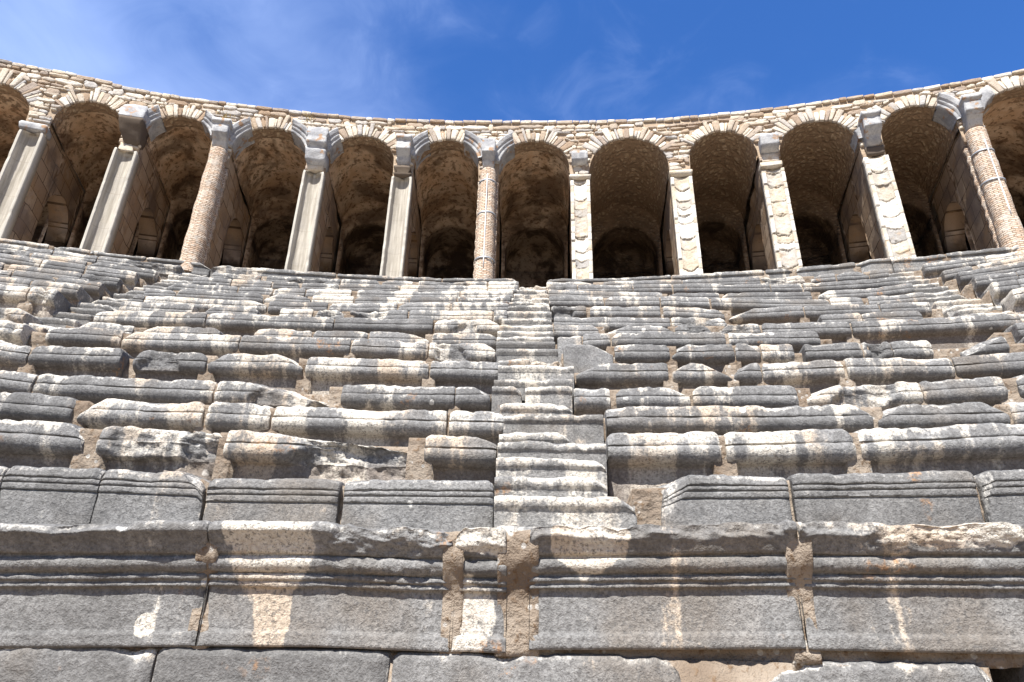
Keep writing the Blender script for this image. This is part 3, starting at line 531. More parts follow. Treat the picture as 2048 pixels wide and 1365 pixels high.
# base course below the moulded wall
lst = sorted(BLOCKS['0'])
nleft = 3
BT = BASEZ-.028
for n, (a0, a1, fl) in enumerate(lst, 1):
    seed += 7
    o = stone('base_block', a0, a1, ROWR['A']+.165, BT, .62, P_PLAIN, M['podium'], .016, .016, fl, seed, mould=True, amp=.9)
    w9 = ['at the far left end', 'below the far left cornice stone', 'below the left cornice stones', 'below the mortar gap, long', 'with broken left end beside the dark hole', 'beyond the dark hole at the right']
    where = w9[n-1-nleft] if 0 <= n-1-nleft < len(w9) else f'{ORD[nleft+1-n]} past the left end of the frame' if n <= nleft else f'{ORD[n-nleft-len(w9)]} past the right end of the frame'
    tag(o, f"plain base stone of the podium wall {where}", 'wall stone', 'plain base stones of the podium wall')
# ---------------------------------------------------------------- stair steps
rs = random.Random(3)
for i, (R, z, a0, a1) in enumerate(STEPS):
    zl = STEPS[i-1][1] if i else z-.26
    H = max(.16, z-zl+.05) if i else .13
    cuts = [a0, a1]
    W = math.radians(a1-a0)*R
    if i == 8: cuts = [a0, a0+(a1-a0)*rs.uniform(.3, .62), a1]
    for j in range(len(cuts)-1):
        seed += 7
        b0, b1 = cuts[j]+(.03 if j else 0), cuts[j+1]-(.03 if j < len(cuts)-2 else 0)
        if i == 5: b1 -= (a1-a0)*.34
        fl = [('tr', .10, .5)] if rs.random() < .3 else []
        if rs.random() < .16: fl.append(('rough',))
        if i == 1: fl = [('tr', .12, .5)]
        zr = R+.0
        o = stone('stair_step', b0, b1, R, z+rs.uniform(-.01, .01), H, P_STEP, M['step'], .018+.0006*i, .018+.0005*i, fl, seed, mould=True, amp=.8, depth=.42)
        side = '' if len(cuts) == 2 else (' left half of', ' right half of')[j]
        tag(o, f"worn stone step,{side} the {ORD[i+1]} from the bottom of the central stairs", 'step', 'steps of the central stairs')
def side_stairs(word, amid, half, r0, key0):
    n = 0; ar = amid*(.90 if word == 'left' else .91)
    for k in range(key0, 14):
        for h in (0, 1):
            R = ROWR[k]-.33*(1-h)+.10; zl = float(ZF[k-1](ar)); zu = float(ZF[k](ar)); z = zl+(zu-zl)*(.5 if h == 0 else 1.0)-.05
            n += 1
            global seed; seed += 7
            fl = [('tl', .12, .5)] if (n*7) % 3 == 0 else ([('tr', .15, .6)] if (n*5) % 4 == 0 else [])
            o = stone('stair_step', amid-half, amid+half, R, z, (zu-zl)*.5+.05, P_STEP, M['step'], .035, .03, fl, seed, mould=True, amp=1.0, depth=.42)
            tag(o, f"worn stone step, the {ORD[n]} up the visible part of the {word} stairs", 'step', f'steps of the {word} stairs')
side_stairs('left', -11.42, .47, 0, 5)
side_stairs('right', 10.72, .52, 0, 7)

# ---------------------------------------------------------------- earth and mortar core under the seats
def terrain():
    aa = np.arange(-26, 26.001, .03)
    n = len(aa)
    cols_r, cols_z, cols_m = [], [], []
    central = (aa > -.98) & (aa < .80)
    def in_stair(key):
        if key in ('A',): return np.zeros(n, bool)
        if key == 'B': return (aa > -.72) & (aa < 1.05)
        k = key
        le = np.interp(k, [1, 2, 3, 4, 5, 13], [-.70, -.60, -.98, -.95, -1.15, -.9]); re_ = np.interp(k, [1, 2, 3, 4, 6, 13], [.86, .86, .46, .48, .2, .05])
        m = (aa > le) & (aa < re_)
        if k >= 5: m |= (aa > -11.95) & (aa < -10.9)
        if k >= 7: m |= (aa > 10.15) & (aa < 11.25)
        return m
    prev = np.full(n, -.2)
    rA = ROWR['A']
    def gaps(key):
        """1 inside narrow joints that are filled with mortar"""
        g = np.zeros(n)
        bl = sorted(BLOCKS[key])
        for (p, q) in zip(bl[:-1], bl[1:]):
            w = math.radians(q[0]-p[1])*ROWR.get(key, 28)
            lim = .13
            if 0 < w < lim: g[(aa > p[1]-.12) & (aa < q[0]+.12)] = 1
        return g
    base_r = rA+.165+.035
    g0 = np.ones(n)
    hole = (aa > 4.22) & (aa < 4.60)
    cols_r.append(np.where(hole, base_r+.5, base_r)); cols_z.append(np.full(n, -.4))
    cols_r.append(np.where(hole, base_r+.5, base_r)); cols_z.append(np.full(n, BT-.30))
    cols_r.append(np.where(hole, base_r+.5, base_r)); cols_z.append(np.full(n, BT-.02))
    prev = np.full(n, BT-.02)
    for key in KEYS:
        R = ROWR[key]; z = ZF[key](aa); g = gaps(key); st = in_stair(key)
        face = {'A': .19, 'B': .085}.get(key, .145 if key != 14 else .10)
        r = np.where(g > 0, R+{'A': .205, 'B': .09}.get(key, .035), R+face+.03)
        if key == 'A': r = np.where(g > 0, R+.175, r)
        ztop = np.where(g > 0, z-.03, z-.06)
        wide = np.ones(n)
        for p_ in BLOCKS[key]: wide[(aa > p_[0]-.35) & (aa < p_[1]+.35)] = 0
        if key not in ('A', 'B', 14): r = np.where((wide > 0) & ~st, R+.80, r)
        r = np.where(st, R+.44, r); ztop = np.where(st, z-.10, ztop)
        for t in np.linspace(0, 1, 16):
            cols_r.append(r+.0*t); cols_z.append(prev+(ztop-prev)*t)
            if key == 'A' : cols_r[-1] = np.where(g > 0, R+.175-.11*ss(np.array(t), .45, .8), cols_r[-1])
        prev = ztop
    cols_r.append(np.full(n, ROWR[14]+.55)); cols_z.append(prev)
    cols_r.append(np.full(n, ROWR[14]+.60)); cols_z.append(np.full(n, 9.05))
    cols_r.append(np.full(n, 46.0)); cols_z.append(np.full(n, 9.05))
    Rr = np.stack(cols_r, 1); Zz = np.stack(cols_z, 1); A2 = np.repeat(aa[:, None], Rr.shape[1], 1)
    d = crag(s3(A2*.66*5, Zz*7, Rr*5), 51)
    Rr = Rr+.040*d; Zz = Zz+.012*d
    o = mesh('terrain', polar(A2, Rr, Zz).reshape(-1, 3), [grid_faces(n, Rr.shape[1], flip=True)], M['mortar'], None, np.array([0, 30., 0]))
    tag(o, 'tan mortar and rubble core showing between the seat stones', None, None, 'structure')
terrain()
def ground():
    a = np.linspace(0, 2*math.pi, 97)[:-1]; rr = np.array([.01, 8, 16, 24, 28.6])
    V = s3(np.cos(a)[:, None]*rr, np.sin(a)[:, None]*rr, 0*rr[None, :]+0*a[:, None]).reshape(-1, 3)
    o = mesh('ground', V, [grid_faces(96, 5, wrap=True)], M['dust'], None, np.zeros(3)); tag(o, None, None, None, 'structure')
ground()
def outside():
    a = np.linspace(0, 2*math.pi, 97)[:-1]; rr = np.array([47., 200., 3000.])
    V = s3(np.cos(a)[:, None]*rr, np.sin(a)[:, None]*rr, -.5+0*rr[None, :]+0*a[:, None]).reshape(-1, 3)
    o = mesh('land', V, [grid_faces(96, 3, wrap=True)], M['dust'], None, np.zeros(3)); tag(o, None, None, None, 'structure')
outside()
# ---------------------------------------------------------------- gallery
PA = [-21.1, -18.0, -14.99, -11.96, -8.52, -5.32, -2.14, 1.25, 4.89, 8.06, 11.44, 14.56, 17.75]
CROWN = 13.68
PT = 12.40                                # top of the pier fronts
RW_ = RG+.10                              # face of the rubble wall
k2s = math.radians(1)*RW_
BAYS = []
for i in range(12):
    a1, a2 = PA[i], PA[i+1]
    half = (a2-a1)/2*k2s-.245
    BAYS.append(dict(c=(a1+a2)/2, half=half, spring=CROWN-half))
WT = lambda a: np.interp(a, [q[0] for q in WALLTOP], [q[1] for q in WALLTOP])
gal = empty('arcade_gallery', polar(-1.5, RW_, 9.2))
tag(gal, 'rubble stone arcade with round arches along the top of the theatre, against the sky', 'arcade')

def pillow(poly, r0, bulge, rg, tone, out, flat=.8):
    """a rounded stone from an outline in (s, z); s in metres along the wall face"""
    poly = np.asarray(poly, float); c = poly.mean(0); n = len(poly)
    rings = [(1.0, .05), (.99, -.005), (.94, -bulge*.65), (flat*.86, -bulge), (.40, -bulge*rg.uniform(.75, 1.2)), (0.0, -bulge*rg.uniform(.8, 1.2))]
    vs = []
    tilt = rg.normal(0, .035, 2)
    for f, d in rings:
        p = c+(poly-c)*f
        dd = d+((p-c)@tilt)*(1 if f < 1 else 0)*.6
        if 0 < f < .99: dd = dd+rg.normal(0, .0035, n)
        vs.append(s3(p[:, 0]/k2s, r0+dd, p[:, 1]))
    V = np.concatenate(vs); W = polar(V[:, 0], V[:, 1], V[:, 2])
    b = out['n']; F = []
    a = np.arange(n); a2 = (a+1) % n
    for k in range(len(rings)-1):
        F.append(np.stack([b+k*n+a, b+k*n+a2, b+(k+1)*n+a2, b+(k+1)*n+a], 1))
    out['V'].append(W); out['F'] += F; out['n'] += len(W)
    out['M'].append(np.repeat(np.array([tone]), len(W), 0))
def new(): return dict(V=[], F=[], M=[], n=0)
def tone_of(rg):
    t = rg.rand()
    if t < .22: return (rg.uniform(0, .3), 0, rg.uniform(.5, 1))
    if t < .40: return (rg.uniform(.2, .8), rg.uniform(.6, 1), rg.uniform(0, .4))
    if t < .70: return (rg.uniform(.65, 1.15), rg.uniform(0, .4), 0)
    return (rg.uniform(.05, .6), rg.uniform(0, .35), rg.uniform(0, .3))
def wall():
    rg = np.random.RandomState(8); out = new()
    # backing face, cut by the arches
    ss_ = np.arange(PA[0]*k2s, PA[-1]*k2s, .03); n = len(ss_)
    zb = np.full(n, PT+.02)
    for b in BAYS:
        x = ss_-b['c']*k2s; ins = np.abs(x) < b['half']
        zb = np.where(ins, b['spring']+np.sqrt(np.clip(b['half']**2-x**2, 0, None)), zb)
    zt = WT(ss_/k2s)-.05
    rows = 10; t = np.linspace(0, 1, rows)
    Z = zb[:, None]+(zt-zb)[:, None]*t
    A = np.repeat((ss_/k2s)[:, None], rows, 1); Rr = RW_+.025+.012*fbm(s3(A*4, Z*6, Z*0), 3, 3)
    Z = np.concatenate([Z, Z[:, -1:]+.02, Z[:, -1:]-.1], 1); A = np.concatenate([A, A[:, -2:]], 1); Rr = np.concatenate([Rr, np.full((n, 1), RW_+1.1), np.full((n, 1), RW_+1.1)], 1)
    W = polar(A, Rr, Z).reshape(-1, 3)
    out['V'].append(W); out['F'].append(grid_faces(n, Z.shape[1], flip=True)); out['n'] += len(W)
    out['M'].append(np.repeat(np.array([(.75, .0, .0)]), len(W), 0))
    # courses of field stones
    z = PT+.02; ci = 0
    tops = lambda s: float(WT(s/k2s))
    zmax = max(q[1] for q in WALLTOP)+.02
    while z < zmax:
        h = rg.uniform(.07, .15)
        s = PA[0]*k2s+rg.uniform(0, .2)
        send = PA[-1]*k2s
        while s < send:
            w = rg.choice([.10, .16, .22, .28, .36, .44])*rg.uniform(.8, 1.25)*(.6+h*4)
            if rg.rand() < .12: hh = h*1.7
            else: hh = h*rg.uniform(.75, 1.08)
            cx, wob = s+w/2, .03*math.sin(s*1.7+ci)+.02*math.sin(s*4.1+ci*2)
            zc = z+h/2+wob
            g = .005
            tp = tops(cx)
            if zc+hh/2 > tp-.085: s += w; continue
            hw, hhh = w/2-g, hh/2-g
            pts = []
            for k, (px, pz) in enumerate([(-1, -.55), (-.7, -1), (0, -1), (.7, -1), (1, -.5), (1, .5), (.65, 1), (0, 1), (-.7, 1), (-1, .5)]):
                pts.append((cx+px*hw*rg.uniform(.84, 1.08), zc+pz*hhh*rg.uniform(.66, 1.14)))
            pts = np.array(pts); ok = True
            for b in BAYS:
                bc = b['c']*k2s
                dx = pts[:, 0]-bc; dz = pts[:, 1]-b['spring']; dist = np.hypot(dx, dz)
                cd = math.hypot(cx-bc, zc-b['spring'])
                if zc < b['spring']:
                    if abs(cx-bc) < b['half']+.02: ok = False; break
                    lim = b['half']+.004; bad = np.abs(dx) < lim
                    pts[bad, 0] = bc+np.sign(dx[bad])*lim
                else:
                    ang = math.atan2(zc-b['spring'], abs(cx-bc))
                    Ro = b['half']+(.34 if ang > math.radians(36) else .006)
                    if cd < Ro-.015: ok = False; break
                    bad = dist < Ro
                    pts[bad, 0] = bc+dx[bad]/dist[bad]*Ro; pts[bad, 1] = b['spring']+dz[bad]/dist[bad]*Ro
            if ok and np.ptp(pts[:, 0]) > .03 and np.ptp(pts[:, 1]) > .02:
                pillow(pts, RW_, rg.uniform(.012, .040), rg, tone_of(rg), out)
            s += w
        z += h; ci += 1
    s = PA[0]*k2s
    while s < PA[-1]*k2s:
        w = rg.uniform(.16, .42); h = rg.uniform(.07, .11); tp = float(WT((s+w/2)/k2s))+rg.uniform(-.012, .012)
        pts = [(s+.006, tp-h), (s+w/2, tp-h-rg.uniform(0, .01)), (s+w-.006, tp-h), (s+w-.004, tp-h/2), (s+w-.008, tp-rg.uniform(0, .015)), (s+w/2, tp-rg.uniform(0, .008)), (s+.008, tp-rg.uniform(0, .015)), (s+.004, tp-h/2)]
        pillow(pts, RW_-.01, rg.uniform(.015, .03), rg, tone_of(rg), out, .95)
        s += w
    o = mesh('wall', np.concatenate(out['V']), out['F'], M['rubble'], gal, None, np.concatenate(out['M']))
wall()
def arch(i, b):
    rg = np.random.RandomState(40+i); out = new()
    a = math.radians(33)
    bc = b['c']*k2s
    while a < math.radians(148):
        th = rg.choice([.055, .075, .10, .12])*rg.uniform(.85, 1.2)/b['half']
        L = rg.uniform(.22, .40) if rg.rand() > .12 else rg.uniform(.40, .52)
        r0, r1 = b['half']-.004+rg.uniform(-.010, .03), b['half']+L*rg.uniform(.85, 1.1)
        g = .006/b['half']
        q = []
        tilt = rg.normal(0, .03)
        for (f, rr) in ((0, r0), (.5, r0-.002), (1, r0), (1, (r0+r1)/2), (1, r1), (.5, r1+.015), (0, r1), (0, (r0+r1)/2)):
            an = a+g+(th-2*g)*(.5+(f-.5)*(1.0 if rr < r1-.01 else rg.uniform(.8, 1.05)))+tilt*(rr-r0)
            q.append((bc-math.cos(an)*rr, b['spring']+math.sin(an)*rr))
        pillow(q, RW_-.012, rg.uniform(.008, .028), rg, tone_of(rg) if rg.rand() < .85 else (rg.uniform(0, .35), 0, rg.uniform(.3, .8)), out, .95)
        a += th
    return mesh('arch', np.concatenate(out['V']), out['F'], M['rubble'], gal, None, np.concatenate(out['M']))
for i, b in enumerate(BAYS): arch(i, b)

def vault(i, b):
    """barrel vault over one bay with a lower arched recess at the back"""
    half, sp = b['half'], b['spring']
    NA = 44; ph = np.linspace(math.pi, 0, NA)
    def curve(h, s, zfoot):
        leg = np.linspace(0, 1, 8)
        x = np.concatenate([np.full(8, -h), -h*0+np.cos(ph)*h, np.full(8, h)])
        z = np.concatenate([zfoot+(s-zfoot)*leg, s+np.sin(ph)*h, s+(zfoot-s)*leg])
        return x, z
    secs = []
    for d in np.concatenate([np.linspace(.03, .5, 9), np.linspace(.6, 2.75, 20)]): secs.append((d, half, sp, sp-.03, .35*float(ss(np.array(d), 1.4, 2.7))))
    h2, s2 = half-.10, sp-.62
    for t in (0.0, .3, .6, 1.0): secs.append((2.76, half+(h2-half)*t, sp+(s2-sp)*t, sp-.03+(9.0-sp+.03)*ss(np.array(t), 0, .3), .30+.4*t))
    for d in np.linspace(2.9, 3.9, 7): secs.append((d, h2, s2, 9.0, .95))  # recess shade painted into the mask, nearly black
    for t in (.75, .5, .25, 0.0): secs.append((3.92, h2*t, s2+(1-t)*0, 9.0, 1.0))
    V, MK = [], []
    rubble_all = i in (7, 8, 9, 10)
    seedp = 60+i
    for (d, h, s, zf, st) in secs:
        x, z = curve(h, s, zf)
        if d > 3.91: z = np.where(z > s, s+(z-s)*1.0, z)
        dd = fbm(s3(x*1.6+i*9, z*1.6, np.full(len(x), d*1.6)), seedp, 4)
        e = .05*dd*ss(np.array(d), .03, .25)
        nx, nz = x/(np.hypot(x, z-s)+1e-6), np.clip((z-s)/(np.hypot(x, z-s)+1e-6), 0, 1)
        plas = (-.025 if not rubble_all else 0)*ss(np.array(d), .32, .40)
        x2 = x-nx*(e+plas); z2 = z-nz*(e+plas)
        V.append(polar(b['c']+x2/(math.radians(1)*(RW_+.6*d)), np.full(len(x), RW_+d), z2))
        front = 1-ss(np.array(d)+.18*dd, .32, .40)
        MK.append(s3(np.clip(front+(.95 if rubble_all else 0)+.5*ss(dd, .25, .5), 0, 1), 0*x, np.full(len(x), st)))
    V = np.concatenate(V); MK = np.concatenate(MK)
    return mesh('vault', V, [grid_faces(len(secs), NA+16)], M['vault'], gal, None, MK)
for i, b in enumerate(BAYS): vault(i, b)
def gallery_back():
    a = np.arange(PA[0]-.5, PA[-1]+.5, .5); n = len(a)
    Rr = np.array([RW_+1.0, RW_+4.2, RW_+4.2]); Z = np.array([14.2, 14.2, 8.5])
    V = polar(a[:, None], Rr[None, :]+0*a[:, None], Z[None, :]+0*a[:, None]).reshape(-1, 3)
    mesh('roof', V, [grid_faces(n, 3)], M['mortar'], gal)
gallery_back()

# ---- piers
def cross_wall(parent, a, top):
    D0_, D1_ = 1.25, 2.85
    ds = np.concatenate([np.linspace(.26, D0_, 16), np.linspace(D0_, D1_, 16), np.linspace(D1_, 3.85, 16)])
    dc, hr = (D0_+D1_)/2, (D1_-D0_)/2
    zb = np.where((np.arange(48) >= 16) & (np.arange(48) < 32), 11.15+hr*1.1*np.sqrt(np.clip(1-((ds-dc)/hr)**2, 0, 1)), 9.0)
    nz = 24; t = np.linspace(0, 1, nz)
    Z = zb[:, None]+(top-zb)[:, None]*t; Dg = np.repeat(ds[:, None], nz, 1)
    V, F, off = [], [], 0
    soot_and_shade = (ss(Dg, 1.5, 2.3)*(1-ss(Z, 11.0, 12.0))).reshape(-1); mk = np.stack([soot_and_shade*0, soot_and_shade*0, soot_and_shade], 1); mk = np.concatenate([mk, mk])  # passage gloom painted dark by depth, together with patchy soot
    for sgn in (-1, 1):
        n_ = fbm(s3(Dg*1.7+a*5, Z*1.7, Z*0+sgn*3), 71, 4)
        n2 = fbm(s3(Dg*.9+a*9, Z*.9, Z*0+sgn*3), 73, 2)
        off_s = .23-.018*np.abs(n_)-.045*ss(n2, .1, .3)
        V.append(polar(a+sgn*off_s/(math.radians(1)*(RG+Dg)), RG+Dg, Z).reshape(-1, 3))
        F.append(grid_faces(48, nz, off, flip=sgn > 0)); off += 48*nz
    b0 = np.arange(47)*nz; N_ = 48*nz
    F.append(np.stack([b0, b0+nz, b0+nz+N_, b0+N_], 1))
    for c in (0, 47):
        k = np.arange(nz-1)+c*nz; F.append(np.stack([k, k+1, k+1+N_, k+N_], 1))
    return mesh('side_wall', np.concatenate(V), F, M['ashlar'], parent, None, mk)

def loft(name, a, secs, mat, parent, mask=None, uv=None, R0=RG, cap=True, noise=.0, nscale=6.0, seed=1):
    """secs: list of (z, s[], d[]) closed outlines, s along the wall in metres (to the right), d outwards"""
    n = len(secs[0][1]); V, UVs = [], []
    for z, s, d in secs:
        s, d = np.asarray(s, float), np.asarray(d, float); zz = np.asarray(z)+0*s
        if noise:
            e = noise*fbm(s3(s*nscale+seed*3.7, d*nscale, zz*nscale), seed, 4); c_s, c_d = s.mean(), d.mean()
            L = np.hypot(s-c_s, d-c_d)+1e-6; s = s+(s-c_s)/L*e; d = d+(d-c_d)/L*e
        V.append(polar(a+s/(math.radians(1)*(R0+d)), R0+d, zz))
    V = np.concatenate(V); m = len(secs)
    F = []
    A_ = np.arange(n); A2 = (A_+1) % n
    for k in range(m-1): F.append(np.stack([k*n+A_, k*n+A2, (k+1)*n+A2, (k+1)*n+A_], 1))
    if cap:
        c0, c1 = len(V), len(V)+1
        V = np.concatenate([V, V[:n].mean(0)[None], V[(m-1)*n:m*n].mean(0)[None]])
        F.append(np.stack([A2, A_, np.full(n, c0)], 1)); F.append(np.stack([(m-1)*n+A_, (m-1)*n+A2, np.full(n, c1)], 1))
        if mask is not None: mask = np.concatenate([mask, mask[:1], mask[-1:]])
        if uv is not None: uv = np.concatenate([uv, uv[:1], uv[-1:]])
    return mesh(name, V, F, mat, parent, None, mask, uv)

def channel_front(parent, a, top, seed, hw=.25, ragged=.06):
    s = np.concatenate([np.linspace(-hw, -hw+.055, 5), np.linspace(-hw+.062, hw-.062, 25), np.linspace(hw-.055, hw, 5)])
    ci = hw-.058
    d = np.where(np.abs(s) < ci, .18*np.sqrt(np.clip(1-(s/ci)**2, 0, 1))**.62, 0.0)
    S = np.concatenate([s, [hw, -hw]]); Dd = np.concatenate([d, [.30, .30]])
    secs, mk = [], []
    zs = np.concatenate([np.linspace(9.2, top-.12, 60), np.linspace(top-.10, top, 7)])
    for z in zs:
        q = fbm(s3(S*6, S*0+seed, S*0+z*4), seed, 3); t = ss(np.array(z), top-.12, top)
        dz = z-ragged*t*np.abs(fbm(s3(S*9, S*0+seed, S*0), seed+5, 3))*2
        e = fbm(s3(S*8, S*0, S*0+z*7), seed+2, 3)*.006
        rim = (np.abs(S) > ci-.01)
        chip = rim*np.clip(fbm(s3(S*2+seed, S*0+z*5, S*0), seed+9, 3)-.15, 0, 1)*.06
        secs.append((dz, S*(1-t*.04), Dd+e+chip-.02*t*(np.abs(S) < ci)))
        mk.append(s3(rim*.7+.0*S, 0*S, 0*S)+s3(t*.5+0*S, 0*S, 0*S))
    return loft('front_slab', a, secs, M['channel'], parent, np.concatenate(mk))

def patched_front(parent, a, top, seed, hw=.25, cracked=False):
    rg = np.random.RandomState(seed)
    s = np.linspace(-hw, hw, 45); S = np.concatenate([s, [hw, -hw]])
    zs = np.linspace(9.2, top, 190); secs, mk = [], []
    ed = [9.0]
    while ed[-1] < top+.2: ed.append(ed[-1]+rg.choice([.16, .24, .30, .42, .55])*rg.uniform(.85, 1.2))
    ed = np.array(ed); tones = rg.rand(len(ed), 3); deep = rg.uniform(.3, 1.0, len(ed))
    le = [9.0]
    while le[-1] < top+.2: le.append(le[-1]+rg.uniform(.14, .34))
    le = np.array(le); lt = rg.rand(len(le))
    for z in zs:
        x = s/(hw-.07)
        jc = int(np.clip(np.searchsorted(ed, z)-1, 0, len(ed)-2))
        zc = z+.035*(np.clip(1-x*x, 0, 1))+.07*fbm(s3(s*6, s*0+seed, s*0+jc*3.1), 6, 3)+.02*fbm(s3(s*10, s*0+z*2, s*0+seed), 5, 2)      # U-shaped lower edges
        j = np.clip(np.searchsorted(ed, zc)-1, 0, len(ed)-2); f = (zc-ed[j])/(ed[j+1]-ed[j])
        core = np.abs(s) < hw-.075
        ch = .085*np.sqrt(np.clip(1-x*x, 0, 1))
        d = np.where(core, ch-(.048*np.sqrt(np.clip(1-x*x, 0, 1)))*deep[j]*np.where(tones[j, 2] > .6, .35, (1-f)**1.1)+.035*(rg.rand(len(ed))[j] > 2), 0)
        jj = np.clip(np.searchsorted(le, z)-1, 0, len(le)-2); side_gap = np.minimum(z-le[jj], le[jj+1]-z) < .006
        sidechip = .03*(lt[jj] < .25)
        d = np.where(core, d+.012*fbm(s3(s*14, s*0+z*14, s*0+seed), 7, 3), (.018 if side_gap else 0)+sidechip*(s < 0)+.008*fbm(s3(s*12, s*0+z*9, s*0+seed), 8, 3))
        notch = core & (f < .06)
        d = d+np.where(notch, .03, 0)
        t = ss(np.array(z), top-.06, top)
        d = d+.05*t
        dd = np.concatenate([d, [.30, .30]])
        secs.append((z-.02*t*fbm(s3(S*8, S*0, S*0+seed), 3, 2), S, dd))
        r_ = np.where(core, (tones[j, 0] < .38)*(.3+.7*tones[j, 1]), (lt[jj] > .35)*.8); g_ = np.where(core, (tones[j, 0] > .55)*.9*tones[j, 2], .1); b_ = np.where(notch, .8, np.where(core, .10, .8*side_gap))
        mk.append(s3(np.concatenate([r_, [.2, .2]]), np.concatenate([g_, [.1, .1]]), np.concatenate([b_, [.2, .2]])))
    return loft('front_slab', a, secs, M['patch'], parent, np.concatenate(mk))

def brick_shaft(parent, a, top, seed, r0=.225, r1=.195):
    n = 40; th = np.linspace(0, 2*math.pi, n, endpoint=False); zs = np.arange(9.2, top, .023); secs, uv, mk = [], [], []
    for k, z in enumerate(zs):
        t = (z-9.2)/(top-9.2); r = r0+(r1-r0)*t
        c = int(z/.046); jit = .007*math.sin(c*12.9+seed)+.006*((c*7919 % 13)/13-.5)
        rr = r+jit+.014*fbm(s3(np.cos(th)*2, np.sin(th)*2, th*0+z*1.6), seed, 3)+.008*fbm(s3(np.cos(th)*7, np.sin(th)*7, th*0+z*9), seed+3, 2)
        secs.append((z, np.sin(th)*rr, .06-np.cos(th)*rr)); uv.append(np.stack([th*.21+0*th, z+0*th], 1))
    return loft('shaft', a, secs, M['brick'], parent, None, np.concatenate(uv))
def backing(parent, a, top, seed):
    n = 6; secs, uv = [], []
    for z in np.arange(9.2, top, .023):
        c = int(z/.046); j = .010*math.sin(c*5.3+seed); w = .245+j
        s = np.array([-w, -w, w, w]); d = np.array([.34, .15+j, .15-j, .34])
        secs.append((z, s, d)); uv.append(np.stack([s+d, z+0*s], 1))
    return loft('backing', a, secs, M['brick'], parent, None, np.concatenate(uv))
def strap(parent, a, z, r):
    n = 36; th = np.linspace(0, 2*math.pi, n, endpoint=False); secs = []
    for dz, e in ((-.022, .0), (-.020, .010), (.020, .010), (.022, .0)): secs.append((z+dz, np.sin(th)*(r+e), .06-np.cos(th)*(r+e)))
    return loft('strap', a, secs, M['strap'], parent, cap=False)
def gauge(parent, a, z0, z1, ds, r):
    secs = [(z, ds+np.array([-.011, -.011, .011, .011]), .06-(r+(0.0-.0)*0)+np.array([.015, -.018, -.018, .015])) for z in np.linspace(z0, z1, 12)]
    return loft('gauge_strip', a, secs, M['strip'], parent)
def boxsec(z, w, df, db, c=0.0, n=9):
    s = np.concatenate([np.linspace(-w, w, n), np.full(4, w), np.linspace(w, -w, n), np.full(4, -w)])+c
    d = np.concatenate([np.full(n, df), np.linspace(df, db, 6)[1:-1], np.full(n, db), np.linspace(db, df, 6)[1:-1]])
    return (z, s, d)
def chunk(name, parent, a, prof, mat, noise=.012, seed=1, nscale=7.0):
    """prof rows: z, half width, front, back, sideways shift"""
    out = []
    for p, q in zip(prof[:-1], prof[1:]):
        k = max(1, int(abs(q[0]-p[0])/.04))
        for j in range(k):
            t = j/k; v = [p[i]+(q[i]-p[i])*t for i in range(5)]; out.append(boxsec(v[0], v[1], v[2], v[3], v[4]))
    v = prof[-1]; out.append(boxsec(v[0], v[1], v[2], v[3], v[4]))
    return loft(name, a, out, mat, parent, noise=noise, seed=seed, nscale=nscale)
def springer(parent, b, side, f0, f1, seed, plain=False, ext=.27):
    """piece of the carved archivolt; side -1 = left foot of the bay's arch, +1 = right foot"""
    h = b['half']
    sec = [(-.012, .42), (-.012, -.09), (.075, -.09), (.08, -.125), (.155, -.125), (.16, -.155), (ext-.06, -.175), (ext, -.20), (ext+.01, .06), (ext, .42)]
    if plain: sec = [(-.012, .42), (-.012, -.10), (.08, -.13), (.16, -.14), (ext, -.13), (ext+.01, .06), (ext, .42)]
    sec = np.array(resample(sec, .035)); m = len(sec); nf = 16; V = []
    for k, ph in enumerate(np.linspace(math.radians(f0), math.radians(f1), nf)):
        t = k/(nf-1)
        rho = h+sec[:, 0]; ph2 = ph+0*rho+(.10*(sec[:, 0]/ext-.5) if k == nf-1 else 0)
        x = side*np.cos(ph2)*rho; z = b['spring']+np.sin(ph2)*rho
        e = .016*fbm(s3(x*8+seed, z*8, sec[:, 1]*8), seed, 4)
        x = x+e; d = sec[:, 1]+e
        V.append(polar(b['c']+x/k2s, RW_+d, z))
    V = np.concatenate(V); F = [grid_faces(nf, m, flip=side > 0)]
    A_ = np.arange(nf-1); F.append(np.stack([A_*m+m-1, A_*m, (A_+1)*m, (A_+1)*m+m-1], 1))
    c0 = len(V); V = np.concatenate([V, V[:m].mean(0)[None], V[-m:].mean(0)[None]])
    k = np.arange(m); k2 = (k+1) % m
    F.append(np.stack([k, k2, np.full(m, c0)], 1)); F.append(np.stack([(nf-1)*m+k2, (nf-1)*m+k, np.full(m, c0+1)], 1))
    return mesh('springer_stone', V, F, M['marble'], parent)

